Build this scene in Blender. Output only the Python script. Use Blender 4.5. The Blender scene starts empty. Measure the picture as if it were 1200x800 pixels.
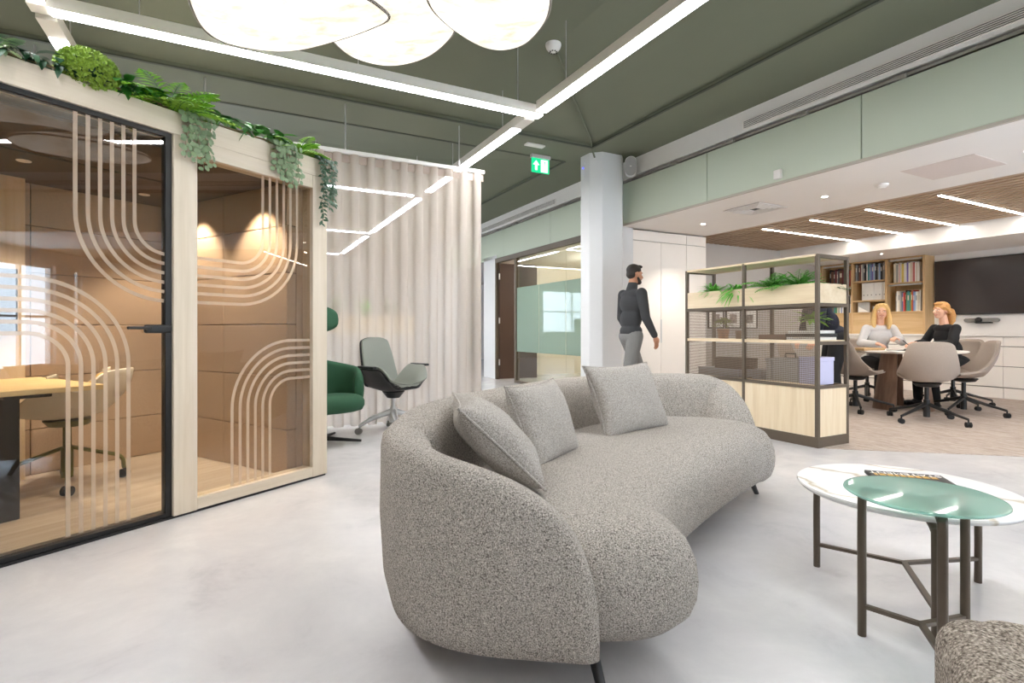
import bpy, math, random
from mathutils import Vector, Matrix, Euler
random.seed(7)
SC = bpy.context.scene
COL = SC.collection
rad = math.radians
TH = rad(27.5)                      # the room's grid against the camera
CT, ST = math.cos(TH), math.sin(TH)
POD0 = Vector((-1.821, 2.845, 0)); POD_A = math.atan2(.8604, .5096)

def R(p, q, z=0.0):                  # room grid (p to the right, q away) -> world
    return Vector((p*CT - q*ST, p*ST + q*CT, z))

def lin(c):
    return c/12.92 if c <= .04045 else ((c+.055)/1.055)**2.4
def hx(s):
    s = s.lstrip('#')
    return tuple(lin(int(s[i:i+2], 16)/255) for i in (0, 2, 4)) + (1.0,)

# ------------------------------------------------------------------ materials
MATS = {}
def new_mat(name):
    m = bpy.data.materials.new(name); m.use_nodes = True
    nt = m.node_tree; nt.nodes.clear()
    out = nt.nodes.new('ShaderNodeOutputMaterial')
    MATS[name] = m
    return m, nt, out
def nd(nt, typ, **kw):
    n = nt.nodes.new(typ)
    for k, v in kw.items():
        if k in n.inputs.keys(): n.inputs[k].default_value = v
        else: setattr(n, k, v)
    return n
def ramp(nt, fac, stops):
    r = nt.nodes.new('ShaderNodeValToRGB')
    el = r.color_ramp.elements
    el[0].position, el[0].color = stops[0][0], hx(stops[0][1])
    el[1].position, el[1].color = stops[-1][0], hx(stops[-1][1])
    for p, c in stops[1:-1]:
        e = el.new(p); e.color = hx(c)
    nt.links.new(fac, r.inputs['Fac'])
    return r.outputs['Color']
def coords(nt, scale=(1, 1, 1), rot=(0, 0, 0)):
    tc = nt.nodes.new('ShaderNodeTexCoord'); mp = nt.nodes.new('ShaderNodeMapping')
    mp.inputs['Scale'].default_value = scale; mp.inputs['Rotation'].default_value = rot
    nt.links.new(tc.outputs['Object'], mp.inputs['Vector'])
    return mp.outputs['Vector']
def noise(nt, vec, scale, detail=3, rough=.5, dist=0):
    n = nt.nodes.new('ShaderNodeTexNoise')
    n.inputs['Scale'].default_value = scale; n.inputs['Detail'].default_value = detail
    n.inputs['Roughness'].default_value = rough; n.inputs['Distortion'].default_value = dist
    nt.links.new(vec, n.inputs['Vector'])
    return n.outputs['Fac']
def bump(nt, h, strength, dist=.01):
    b = nt.nodes.new('ShaderNodeBump')
    b.inputs['Strength'].default_value = strength; b.inputs['Distance'].default_value = dist
    nt.links.new(h, b.inputs['Height'])
    return b.outputs['Normal']
def principled(nt, out, col=None, rough=.5, metal=0, spec=.5, normal=None, **kw):
    b = nt.nodes.new('ShaderNodeBsdfPrincipled')
    if isinstance(col, str): b.inputs['Base Color'].default_value = hx(col)
    elif col is not None: nt.links.new(col, b.inputs['Base Color'])
    if isinstance(rough, (int, float)): b.inputs['Roughness'].default_value = rough
    else: nt.links.new(rough, b.inputs['Roughness'])
    b.inputs['Metallic'].default_value = metal
    b.inputs['Specular IOR Level'].default_value = spec
    if normal is not None: nt.links.new(normal, b.inputs['Normal'])
    for k, v in kw.items(): b.inputs[k].default_value = v
    nt.links.new(b.outputs[0], out.inputs['Surface'])
    return b
def flat(name, c, rough=.5, metal=0, spec=.5, var=.0, scale=30, bmp=0, **kw):
    """plain surface with a little procedural variation"""
    if name in MATS: return MATS[name]
    m, nt, out = new_mat(name)
    v = coords(nt)
    f = noise(nt, v, scale, 4)
    if var:
        mix = nd(nt, 'ShaderNodeMix', data_type='RGBA')
        base = hx(c)
        mix.inputs['A'].default_value = tuple(x*(1-var) for x in base[:3]) + (1,)
        mix.inputs['B'].default_value = tuple(min(1, x*(1+var)) for x in base[:3]) + (1,)
        nt.links.new(f, mix.inputs['Factor'])
        colr = mix.outputs['Result']
    else: colr = c
    principled(nt, out, colr, rough, metal, spec, bump(nt, f, bmp, .004) if bmp else None, **kw)
    return m
def wood(name, stops, axis='z', scale=1.0, rough=.45):
    m, nt, out = new_mat(name)
    s = {'x': (1.2, 22, 22), 'y': (22, 1.2, 22), 'z': (22, 22, 1.2)}[axis]
    v = coords(nt, tuple(a*scale for a in s))
    f = noise(nt, v, 1.6, 6, .6, .6)
    s2 = {'x': (.3, 6, 6), 'y': (6, .3, 6), 'z': (6, 6, .3)}[axis]
    f2 = noise(nt, coords(nt, tuple(a*scale for a in s2)), 1.5, 2)
    mth = nd(nt, 'ShaderNodeMath', operation='MULTIPLY_ADD'); mth.inputs[1].default_value = .5
    nt.links.new(f, mth.inputs[0])
    m2 = nd(nt, 'ShaderNodeMath', operation='MULTIPLY'); m2.inputs[1].default_value = .5
    nt.links.new(f2, m2.inputs[0]); nt.links.new(m2.outputs[0], mth.inputs[2])
    c = ramp(nt, mth.outputs[0], stops)
    principled(nt, out, c, rough, normal=bump(nt, f, .08, .002))
    return m
def glow(name, c, strength, tex=None):
    m, nt, out = new_mat(name)
    e = nd(nt, 'ShaderNodeEmission', Strength=strength)
    e.inputs['Color'].default_value = hx(c)
    nt.links.new(e.outputs[0], out.inputs['Surface'])
    return m
def front_fresnel(nt, k=1.0):
    fr = nd(nt, 'ShaderNodeFresnel', IOR=1.45); ge = nt.nodes.new('ShaderNodeNewGeometry')
    a = nd(nt, 'ShaderNodeMath', operation='SUBTRACT'); a.inputs[0].default_value = 1; nt.links.new(ge.outputs['Backfacing'], a.inputs[1])
    b = nd(nt, 'ShaderNodeMath', operation='MULTIPLY'); nt.links.new(fr.outputs[0], b.inputs[0]); nt.links.new(a.outputs[0], b.inputs[1])
    c = nd(nt, 'ShaderNodeMath', operation='MULTIPLY'); c.use_clamp = True; nt.links.new(b.outputs[0], c.inputs[0]); c.inputs[1].default_value = k
    return c.outputs[0]
def glass(name, tint, refl=1.0, rough=0.0):
    """architectural glass: tinted transmission plus a fresnel mirror"""
    m, nt, out = new_mat(name)
    t = nd(nt, 'ShaderNodeBsdfTransparent'); t.inputs['Color'].default_value = hx(tint)
    g = nd(nt, 'ShaderNodeBsdfGlossy', Roughness=rough)
    mu = front_fresnel(nt, refl)
    mx = nd(nt, 'ShaderNodeMixShader')
    nt.links.new(mu, mx.inputs[0]); nt.links.new(t.outputs[0], mx.inputs[1]); nt.links.new(g.outputs[0], mx.inputs[2])
    nt.links.new(mx.outputs[0], out.inputs['Surface'])
    return m

def make_materials():
    # vinyl floor
    m, nt, out = new_mat('floor_vinyl')
    v = coords(nt)
    f = noise(nt, v, 2.3, 9, .68, .4)
    c = ramp(nt, f, [(.30, '#bebbbd'), (.42, '#cac7c8'), (.55, '#d0cdcd'), (.70, '#d9d6d5')])
    f2 = noise(nt, v, 7, 6, .6)
    principled(nt, out, c, ramp(nt, f2, [(.3, '#747474'), (.7, '#8a8a8a')]), normal=bump(nt, f2, .02, .01))
    # carpet
    m, nt, out = new_mat('carpet')
    v = coords(nt, (1, 1, 1), (0, 0, rad(-20)))
    v2 = coords(nt, (9, 1.6, 1), (0, 0, rad(30)))
    f = noise(nt, v2, 3.2, 7, .75, 1.2)
    c = ramp(nt, f, [(.3, '#85776d'), (.45, '#a5988f'), (.6, '#b8aca4'), (.75, '#988a80')])
    principled(nt, out, c, .95, spec=.1, normal=bump(nt, noise(nt, v, 180, 3), .5, .01))
    # boucle of the sofa
    def boucle(name, s, stops, bs):
        m, nt, out = new_mat(name)
        v = coords(nt)
        f = noise(nt, v, s, 3, .75, .3)
        vo = nd(nt, 'ShaderNodeTexVoronoi', Scale=s*1.3)
        nt.links.new(v, vo.inputs['Vector'])
        mix = nd(nt, 'ShaderNodeMath', operation='MULTIPLY_ADD'); mix.inputs[1].default_value = -.35
        nt.links.new(vo.outputs['Distance'], mix.inputs[0]); nt.links.new(f, mix.inputs[2])
        c = ramp(nt, mix.outputs[0], stops)
        principled(nt, out, c, .95, spec=.12, normal=bump(nt, mix.outputs[0], bs, .008))
    boucle('boucle_grey', 230, [(.14, '#66605a'), (.30, '#b0a89f'), (.44, '#d0c8be'), (.58, '#f6f0e7')], .9)
    boucle('boucle_cushion', 260, [(.14, '#7a746e'), (.30, '#aba59e'), (.44, '#c3bdb5'), (.58, '#e6e0d8')], .6)
    boucle('boucle_chair', 130, [(.14, '#5a5148'), (.28, '#8f857a'), (.40, '#ada296'), (.56, '#d6cbbe')], 1.0)
    # woods
    wood('oak_z', [(.3, '#cfc1ab'), (.5, '#ddd0bc'), (.7, '#e8dccb')], 'z')
    wood('oak_x', [(.3, '#cfc1ab'), (.5, '#ddd0bc'), (.7, '#e8dccb')], 'x')
    wood('oak_warm_z', [(.3, '#d6bf9c'), (.5, '#e4d0b0'), (.7, '#eedfc5')], 'z')
    wood('oak_warm_x', [(.3, '#d6bf9c'), (.5, '#e4d0b0'), (.7, '#eedfc5')], 'x')
    wood('oak_warm_y', [(.3, '#d6bf9c'), (.5, '#e4d0b0'), (.7, '#eedfc5')], 'y')
    wood('oak_honey_z', [(.3, '#b99568'), (.5, '#cdab7d'), (.7, '#dabd92')], 'z')
    wood('oak_honey_y', [(.3, '#b99568'), (.5, '#cdab7d'), (.7, '#dabd92')], 'y')
    wood('table_top_oak', [(.3, '#dcbf85'), (.5, '#e8d09c'), (.7, '#efdcb0')], 'x')
    wood('walnut_y', [(.3, '#9a8067'), (.5, '#b3987d'), (.7, '#c2a98f')], 'y')
    wood('walnut_z', [(.3, '#5d4535'), (.5, '#755846'), (.7, '#886b57')], 'z')
    wood('pod_floor', [(.3, '#a39687'), (.5, '#bdb1a1'), (.7, '#cfc5b7')], 'x', .8)
    # felt
    m, nt, out = new_mat('felt')
    v = coords(nt)
    f = noise(nt, v, 160, 4, .7)
    c = ramp(nt, f, [(.3, '#a4907d'), (.7, '#bca893')])
    principled(nt, out, c, .95, spec=.1, normal=bump(nt, f, .3, .004))
    # marble
    m, nt, out = new_mat('marble')
    v = coords(nt)
    w = nd(nt, 'ShaderNodeTexWave', Scale=1.3, Distortion=11, Detail=5, bands_direction='DIAGONAL')
    w.inputs['Detail Scale'].default_value = 1.3
    nt.links.new(v, w.inputs['Vector'])
    c = ramp(nt, w.outputs['Color'], [(0, '#cfc2b0'), (.025, '#e2dcd2'), (.07, '#f1efec'), (1, '#f5f4f2')])
    principled(nt, out, c, .18)
    # perforated metal sheet
    m, nt, out = new_mat('perforated_metal')
    v = coords(nt, (1, 1, 1), (0, 0, 0))
    sx = nd(nt, 'ShaderNodeSeparateXYZ'); nt.links.new(v, sx.inputs[0])
    def saw(o1, o2, k1, k2):
        a = nd(nt, 'ShaderNodeMath', operation='MULTIPLY'); a.inputs[1].default_value = k1; nt.links.new(o1, a.inputs[0])
        b = nd(nt, 'ShaderNodeMath', operation='MULTIPLY_ADD'); b.inputs[1].default_value = k2; nt.links.new(o2, b.inputs[0]); nt.links.new(a.outputs[0], b.inputs[2])
        s = nd(nt, 'ShaderNodeMath', operation='SINE'); nt.links.new(b.outputs[0], s.inputs[0])
        return s.outputs[0]
    k = 2*math.pi/.026
    s1 = saw(sx.outputs['Y'], sx.outputs['Z'], k, k); s2 = saw(sx.outputs['Y'], sx.outputs['Z'], k, -k)
    mm = nd(nt, 'ShaderNodeMath', operation='MULTIPLY'); nt.links.new(s1, mm.inputs[0]); nt.links.new(s2, mm.inputs[1])
    gt = nd(nt, 'ShaderNodeMath', operation='GREATER_THAN'); gt.inputs[1].default_value = -.12; nt.links.new(mm.outputs[0], gt.inputs[0])
    b = nt.nodes.new('ShaderNodeBsdfPrincipled'); b.inputs['Base Color'].default_value = hx('#7a6a59'); b.inputs['Roughness'].default_value = .5
    t = nd(nt, 'ShaderNodeBsdfTransparent')
    mx = nd(nt, 'ShaderNodeMixShader'); nt.links.new(gt.outputs[0], mx.inputs[0]); nt.links.new(b.outputs[0], mx.inputs[1]); nt.links.new(t.outputs[0], mx.inputs[2])
    nt.links.new(mx.outputs[0], out.inputs['Surface'])
    # sheer curtain
    m, nt, out = new_mat('sheer')
    d = nd(nt, 'ShaderNodeBsdfDiffuse'); d.inputs['Color'].default_value = hx('#d0c5ba')
    tl = nd(nt, 'ShaderNodeBsdfTranslucent'); tl.inputs['Color'].default_value = hx('#d0c5ba')
    t = nd(nt, 'ShaderNodeBsdfTransparent')
    m1 = nd(nt, 'ShaderNodeMixShader', Fac=.4); nt.links.new(d.outputs[0], m1.inputs[1]); nt.links.new(tl.outputs[0], m1.inputs[2])
    v = coords(nt, (1, 1, 1)); wv = noise(nt, v, 500, 2)
    fr = nd(nt, 'ShaderNodeMapRange'); fr.inputs['To Min'].default_value = .2; fr.inputs['To Max'].default_value = .42; nt.links.new(wv, fr.inputs['Value'])
    m2 = nd(nt, 'ShaderNodeMixShader'); nt.links.new(fr.outputs[0], m2.inputs[0])
    nt.links.new(m1.outputs[0], m2.inputs[1]); nt.links.new(t.outputs[0], m2.inputs[2])
    nt.links.new(m2.outputs[0], out.inputs['Surface'])
    # pendant paper: lit from inside
    m, nt, out = new_mat('pendant_paper')
    v = coords(nt, (1, 1, 1))
    f = noise(nt, coords(nt, (1.6, 3.2, 3.2), (0, 0, .6)), 3.0, 8, .66, .3)
    c = ramp(nt, f, [(.25, '#f6e6c6'), (.5, '#fdf5e4'), (.8, '#fffdf6')])
    e = nd(nt, 'ShaderNodeEmission', Strength=1.0); nt.links.new(c, e.inputs['Color'])
    st = nd(nt, 'ShaderNodeMapRange'); st.inputs['From Min'].default_value = .3; st.inputs['From Max'].default_value = .6
    st.inputs['To Min'].default_value = .76; st.inputs['To Max'].default_value = 1.35; nt.links.new(f, st.inputs['Value']); nt.links.new(st.outputs[0], e.inputs['Strength'])
    nt.links.new(e.outputs[0], out.inputs['Surface'])
    # frosted films and glasses
    def frosted(name, col, ktrans, tint='#ffffff'):
        m, nt, out = new_mat(name)
        d = nd(nt, 'ShaderNodeBsdfDiffuse'); d.inputs['Color'].default_value = hx(col)
        tl = nd(nt, 'ShaderNodeBsdfTranslucent'); tl.inputs['Color'].default_value = hx(col)
        t = nd(nt, 'ShaderNodeBsdfTransparent'); t.inputs['Color'].default_value = hx(tint)
        g = nd(nt, 'ShaderNodeBsdfGlossy', Roughness=.03)
        m1 = nd(nt, 'ShaderNodeMixShader', Fac=.5); nt.links.new(d.outputs[0], m1.inputs[1]); nt.links.new(tl.outputs[0], m1.inputs[2])
        m2 = nd(nt, 'ShaderNodeMixShader', Fac=ktrans); nt.links.new(m1.outputs[0], m2.inputs[1]); nt.links.new(t.outputs[0], m2.inputs[2])
        m3 = nd(nt, 'ShaderNodeMixShader'); nt.links.new(front_fresnel(nt), m3.inputs[0]); nt.links.new(m2.outputs[0], m3.inputs[1]); nt.links.new(g.outputs[0], m3.inputs[2])
        nt.links.new(m3.outputs[0], out.inputs['Surface'])
    frosted('film', '#f3e4d2', .50)
    frosted('glass_teal', '#b5d8ce', .52, '#c6e4db')
    frosted('film_teal', '#bcd0c8', .38, '#cfdeda')
    glass('pod_glass', '#f2ede6', 2.6)
    glass('clear_glass', '#eef2ec', 1.6)
    glass('window_glass', '#f4f8fb', 1.0)
    # emissive
    glow('light_cool', '#fbfcff', 42)
    glow('light_warm', '#fff8ee', 36)
    glow('spot_warm', '#fff5e6', 26)
    glow('exit_green', '#1fd08a', 1.1)
    glow('exit_white', '#e9fff5', 1.5)
    glow('led_blue', '#3a46ff', 5)
    glow('lamp_small', '#fff4e0', 3)
    # plain
    F = flat
    F('white_paint', '#e6e3df', .6, var=.03, scale=4)
    F('white_column', '#dcdcdc', .55, var=.02, scale=3)
    F('white_warm', '#f0ebe6', .5, var=.02, scale=3)
    F('cabinet_white', '#efe8e0', .4, var=.02, scale=2)
    F('ceiling_green', '#676b59', .75, var=.05, scale=3)
    F('panel_green', '#c6cfbe', .7, var=.02, scale=200, bmp=.05)
    F('dark_gap', '#2b2a26', .8, var=.1)
    F('track_grey', '#98938a', .5, var=.1)
    F('trunk_white', '#d9d4cb', .45, var=.03)
    F('black_metal', '#1b1b1c', .4, var=.1)
    F('black_plastic', '#161617', .45, var=.1)
    F('black_rubber', '#0f0f10', .7, var=.1)
    F('bronze_metal', '#5d5145', .42, .35, var=.06)
    F('shelf_metal', '#5e5245', .5, .1, var=.06)
    F('slat_backing', '#2a211b', .8, var=.1)
    F('carcass', '#7f7972', .7, var=.03)
    F('joint_green', '#464a3f', .8, var=.05)
    F('lip_grey', '#b5ada1', .6, var=.02)
    F('pod_ceiling', '#4f4037', .8, var=.08)
    F('screen_black', '#27262a', .12, var=.05)
    F('tv_black', '#3a3231', .16, var=.08, scale=2)
    F('chair_beige', '#aa9d92', .85, var=.1, scale=120, bmp=.1)
    F('chair_brown', '#8a7460', .85, var=.12, scale=120, bmp=.1)
    F('chair_grey', '#84877f', .9, var=.08, scale=200, bmp=.1)
    F('chair_green', '#285239', .85, var=.1, scale=220, bmp=.1)
    F('chair_shell_white', '#d6d2c6', .5, var=.04)
    F('chair_mustard', '#c9a25a', .85, var=.14, scale=60, bmp=.15)
    F('olive_metal', '#6b6b3e', .4, var=.05)
    F('alu', '#d2d2d2', .3, .6, var=.04)
    F('paper', '#f2efe9', .7, var=.03)
    F('grey_paper', '#b9b7b3', .7, var=.05)
    F('skin', '#dfae93', .55, var=.06, scale=40)
    F('skin_man', '#c08a6c', .55, var=.06, scale=40)
    F('hair_dark', '#2a211b', .6, var=.3, scale=90, bmp=.4)
    F('hair_blond', '#d8b273', .5, var=.25, scale=90, bmp=.4)
    F('hair_ginger', '#c48f52', .5, var=.25, scale=90, bmp=.4)
    F('cloth_charcoal', '#3a3b3d', .9, var=.12, scale=90, bmp=.1)
    F('cloth_grey', '#7a7977', .9, var=.12, scale=90, bmp=.1)
    F('cloth_black', '#151517', .9, var=.2, scale=60, bmp=.1)
    F('cloth_navy', '#141726', .9, var=.2, scale=60, bmp=.1)
    F('cloth_white', '#cfccca', .9, var=.08, scale=60, bmp=.1)
    F('lips', '#b3564d', .5, var=.05)
    F('eye_white', '#efece8', .3, var=.01)
    F('eye_dark', '#2c221c', .3, var=.05)
    F('leaf_mid', '#3c7f2c', .55, var=.35, scale=14)
    F('leaf_bright', '#8ec137', .55, var=.3, scale=14)
    F('leaf_lime', '#86a437', .55, var=.3, scale=14)
    F('leaf_dark', '#1f4a2a', .5, var=.35, scale=14)
    F('leaf_sage', '#7f9472', .6, var=.35, scale=40)
    F('leaf_pale', '#a3bd8c', .55, var=.3, scale=20)
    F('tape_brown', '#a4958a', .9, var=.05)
    F('leaf_fern', '#72c84e', .6, var=.4, scale=14)
    F('leaf_olive', '#7c8a3a', .6, var=.35, scale=14)
    F('stem', '#7b6a48', .7, var=.2)
    F('soil', '#3a2d23', .9, var=.2)
    F('terracotta', '#b98b6d', .8, var=.08)
    F('door_brown', '#3f2c23', .5, var=.06, scale=6)
    F('gold', '#c79a3a', .45, .2, var=.05)
    F('lilac_board', '#c9c9e6', .6, var=.04)
    F('smoke_plastic', '#8d8f96', .35, var=.06)
    F('exit_housing', '#c9c4c4', .5, var=.03)
    F('grille_grey', '#8a8883', .6, var=.06)
    F('speaker_mesh', '#9b9a98', .7, var=.25, scale=700)
    F('pinkish_panel', '#dcd0ca', .6, var=.02)
    F('wall_grey', '#b8b3ae', .6, var=.02, scale=3)
    F('curtain_green', '#2c4638', .9, var=.1)
    F('rust', '#8a6a55', .6, var=.1)

# ------------------------------------------------------------------ mesh builder
class MB:
    def __init__(s): s.v = []; s.f = []
    def add(s, vs, fs):
        b = len(s.v); s.v.extend(Vector(x) for x in vs); s.f.extend(tuple(b+i for i in f) for f in fs); return s
    def box(s, x0, x1, y0, y1, z0, z1):
        x0, x1 = min(x0, x1), max(x0, x1); y0, y1 = min(y0, y1), max(y0, y1); z0, z1 = min(z0, z1), max(z0, z1)
        return s.add([(x0,y0,z0),(x1,y0,z0),(x1,y1,z0),(x0,y1,z0),(x0,y0,z1),(x1,y0,z1),(x1,y1,z1),(x0,y1,z1)],
                     [(0,3,2,1),(4,5,6,7),(0,1,5,4),(1,2,6,5),(2,3,7,6),(3,0,4,7)])
    def obox(s, c, size, M=None):
        n = MB().box(-size[0]/2, size[0]/2, -size[1]/2, size[1]/2, -size[2]/2, size[2]/2)
        M = M.to_3x3() if M is not None else Matrix.Identity(3)
        return s.add([M @ v + Vector(c) for v in n.v], n.f)
    def bar(s, a, b, w, h, up=(0, 0, 1)):
        a, b = Vector(a), Vector(b); d = (b-a).normalized(); up = Vector(up)
        if abs(d.dot(up)) > .99: up = Vector((1, 0, 0))
        x = d.cross(up).normalized(); y = x.cross(d)
        o = [x*w/2+y*h/2, -x*w/2+y*h/2, -x*w/2-y*h/2, x*w/2-y*h/2]
        return s.add([a+k for k in o]+[b+k for k in o], [(0,1,2,3),(7,6,5,4),(1,0,4,5),(2,1,5,6),(3,2,6,7),(0,3,7,4)])
    def tube(s, pts, r, n=10, cap=True):
        pts = [Vector(p) for p in pts]; k = len(pts)
        rs = r if isinstance(r, (list, tuple)) else [r]*k
        prev = None; base = len(s.v)
        for i, p in enumerate(pts):
            d = (pts[min(i+1, k-1)] - pts[max(i-1, 0)]).normalized()
            if prev is None:
                up = Vector((0, 0, 1)) if abs(d.z) < .95 else Vector((1, 0, 0))
                x = d.cross(up).normalized()
            else:
                x = (prev - d*prev.dot(d)).normalized()
            y = d.cross(x); prev = x
            for j in range(n):
                a = 2*math.pi*j/n
                s.v.append(p + (x*math.cos(a) + y*math.sin(a))*rs[i])
        for i in range(k-1):
            for j in range(n):
                a = base+i*n+j; b = base+i*n+(j+1) % n
                s.f.append((a, b, b+n, a+n))
        if cap:
            s.f.append(tuple(base+j for j in reversed(range(n))))
            s.f.append(tuple(base+(k-1)*n+j for j in range(n)))
        return s
    def cyl(s, a, b, r0, r1=None, n=16): return s.tube([a, b], [r0, r0 if r1 is None else r1], n)
    def lathe(s, prof, c=(0, 0, 0), n=24, M=None):
        base = len(s.v); c = Vector(c)
        for r, z in prof:
            for j in range(n):
                a = 2*math.pi*j/n; p = Vector((r*math.cos(a), r*math.sin(a), z))
                s.v.append((M @ p if M is not None else p) + c)
        for i in range(len(prof)-1):
            for j in range(n):
                a = base+i*n+j; b = base+i*n+(j+1) % n
                s.f.append((a, b, b+n, a+n))
        if prof[0][0] > 1e-5: s.f.append(tuple(base+j for j in reversed(range(n))))
        if prof[-1][0] > 1e-5: s.f.append(tuple(base+(len(prof)-1)*n+j for j in range(n)))
        return s
    def ball(s, c, r, n=14, m=9, M=None):
        if isinstance(r, (int, float)): r = (r, r, r)
        base = len(s.v); c = Vector(c)
        def P(v): return (M @ v if M is not None else v) + c
        s.v.append(P(Vector((0, 0, -r[2]))))
        for i in range(1, m):
            t = -math.pi/2 + math.pi*i/m
            for j in range(n):
                a = 2*math.pi*j/n
                s.v.append(P(Vector((r[0]*math.cos(t)*math.cos(a), r[1]*math.cos(t)*math.sin(a), r[2]*math.sin(t)))))
        s.v.append(P(Vector((0, 0, r[2])))); top = len(s.v)-1
        for j in range(n):
            s.f.append((base, base+1+(j+1) % n, base+1+j))
            s.f.append((top, base+1+(m-2)*n+j, base+1+(m-2)*n+(j+1) % n))
        for i in range(m-2):
            for j in range(n):
                a = base+1+i*n+j; b = base+1+i*n+(j+1) % n
                s.f.append((a, b, b+n, a+n))
        return s
    def loops(s, rings, closed=True, cap0=True, cap1=True):
        n = len(rings[0]); base = len(s.v)
        for r in rings: s.v.extend(Vector(p) for p in r)
        for i in range(len(rings)-1):
            for j in range(n if closed else n-1):
                a = base+i*n+j; b = base+i*n+(j+1) % n
                s.f.append((a, b, b+n, a+n))
        if cap0: s.f.append(tuple(base+j for j in reversed(range(n))))
        if cap1: s.f.append(tuple(base+(len(rings)-1)*n+j for j in range(n)))
        return s
    def prism(s, poly, z0, z1):
        return s.loops([[(x, y, z0) for x, y in poly], [(x, y, z1) for x, y in poly]])
    def grid(s, fn, nu, nv):
        base = len(s.v)
        for i in range(nu+1):
            for j in range(nv+1): s.v.append(Vector(fn(i/nu, j/nv)))
        for i in range(nu):
            for j in range(nv):
                a = base+i*(nv+1)+j
                s.f.append((a, a+nv+1, a+nv+2, a+1))
        return s
    def leaf(s, p, d, up, L, W, bend=.25, seg=3, tip=True):
        """a leaf blade from p along d, curling down"""
        p = Vector(p); d = Vector(d).normalized(); up = Vector(up)
        x = d.cross(up)
        if x.length < 1e-4: x = d.cross(Vector((1, .2, 0)))
        x.normalize(); n = x.cross(d)
        base = len(s.v)
        s.v.append(p)
        for i in range(1, seg+1):
            t = i/seg
            c = p + d*L*t - n*bend*L*t*t
            w = W*math.sin(math.pi*min(.97, .12+.8*t))**.8
            if i == seg: s.v.append(c)
            else:
                s.v.append(c + x*w/2 + n*w*.12); s.v.append(c - x*w/2 + n*w*.12)
        for i in range(seg):
            if i == 0: s.f.append((base, base+1, base+2))
            elif i == seg-1:
                s.f.append((base+2*i-1, base+2*i+1, base+2*i))
            else:
                a = base+2*i-1; s.f.append((a, a+2, a+3, a+1))
        return s
    def disc_leaf(s, c, nrm, r, n=8):
        nrm = Vector(nrm).normalized(); c = Vector(c)
        x = nrm.cross(Vector((.3, .2, 1))).normalized(); y = nrm.cross(x)
        base = len(s.v)
        s.v.append(c + nrm*r*.12)
        for j in range(n):
            a = 2*math.pi*j/n
            s.v.append(c + (x*math.cos(a) + y*math.sin(a))*r)
        for j in range(n): s.f.append((base, base+1+j, base+1+(j+1) % n))
        return s
    def build(s, name, mat, parent=None, smooth=False, bevel=0, seg=2, loc=None, rz=None, angle=40, sub=0):
        me = bpy.data.meshes.new(name)
        me.from_pydata([tuple(v) for v in s.v], [], s.f)
        me.validate(); me.update()
        if smooth:
            me.polygons.foreach_set('use_smooth', [True]*len(me.polygons))
            me.set_sharp_from_angle(angle=rad(angle))
        me.materials.append(MATS[mat] if isinstance(mat, str) else mat)
        o = bpy.data.objects.new(name, me); COL.objects.link(o)
        if parent is not None: o.parent = parent
        if loc is not None: o.location = loc
        if rz is not None: o.rotation_euler = (0, 0, rz)
        if bevel:
            b = o.modifiers.new('edge', 'BEVEL'); b.width = bevel; b.segments = seg; b.limit_method = 'ANGLE'; b.angle_limit = rad(35)
            b.harden_normals = False
        if sub:
            sm = o.modifiers.new('soft', 'SUBSURF'); sm.levels = sub; sm.render_levels = sub
        return o

def tag(o, label, cat, group=None):
    o['label'] = label; o['category'] = cat
    if group: o['group'] = group
    return o
def thing(name, label, cat, loc=(0, 0, 0), rz=0, group=None):
    o = bpy.data.objects.new(name, None); COL.objects.link(o)
    o.empty_display_size = .1
    o.location = loc; o.rotation_euler = (0, 0, rz)
    return tag(o, label, cat, group)
def struct(o):
    o['kind'] = 'structure'; return o
def copy_thing(root, loc, rz, label, group=None):
    r = root.copy(); COL.objects.link(r); r.location = loc; r.rotation_euler = (0, 0, rz); r['label'] = label
    if group: r['group'] = group
    for ch in list(root.children):
        c = ch.copy(); COL.objects.link(c); c.parent = r
        for g in list(ch.children):
            d = g.copy(); COL.objects.link(d); d.parent = c
    return r
def remeshed(name, mb, mat, parent, voxel=.008, smooth=6, disp=None):
    """fuse overlapping shapes into one continuous skin"""
    me = bpy.data.meshes.new(name+'_raw'); me.from_pydata([tuple(v) for v in mb.v], [], mb.f); me.update()
    t = bpy.data.objects.new(name+'_raw', me); COL.objects.link(t)
    r = t.modifiers.new('r', 'REMESH'); r.mode = 'VOXEL'; r.voxel_size = voxel
    s = t.modifiers.new('s', 'SMOOTH'); s.iterations = smooth; s.factor = .5
    dg = bpy.context.evaluated_depsgraph_get(); dg.update()
    out = bpy.data.meshes.new_from_object(t.evaluated_get(dg)); out.name = name
    bpy.data.objects.remove(t); bpy.data.meshes.remove(me)
    out.polygons.foreach_set('use_smooth', [True]*len(out.polygons))
    out.materials.clear(); out.materials.append(MATS[mat])
    o = bpy.data.objects.new(name, out); COL.objects.link(o); o.parent = parent
    return o
def catmull(pts, n, closed=False):
    pts = [Vector(p) for p in pts]; k = len(pts); out = []
    segs = k if closed else k-1
    for i in range(segs):
        p0 = pts[(i-1) % k] if (closed or i > 0) else pts[0]*2-pts[1]
        p1 = pts[i]; p2 = pts[(i+1) % k]
        p3 = pts[(i+2) % k] if (closed or i+2 < k) else pts[-1]*2-pts[-2]
        for j in range(n):
            t = j/n
            out.append(.5*((2*p1)+(-p0+p2)*t+(2*p0-5*p1+4*p2-p3)*t*t+(-p0+3*p1-3*p2+p3)*t**3))
    if not closed: out.append(pts[-1])
    return out
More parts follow.
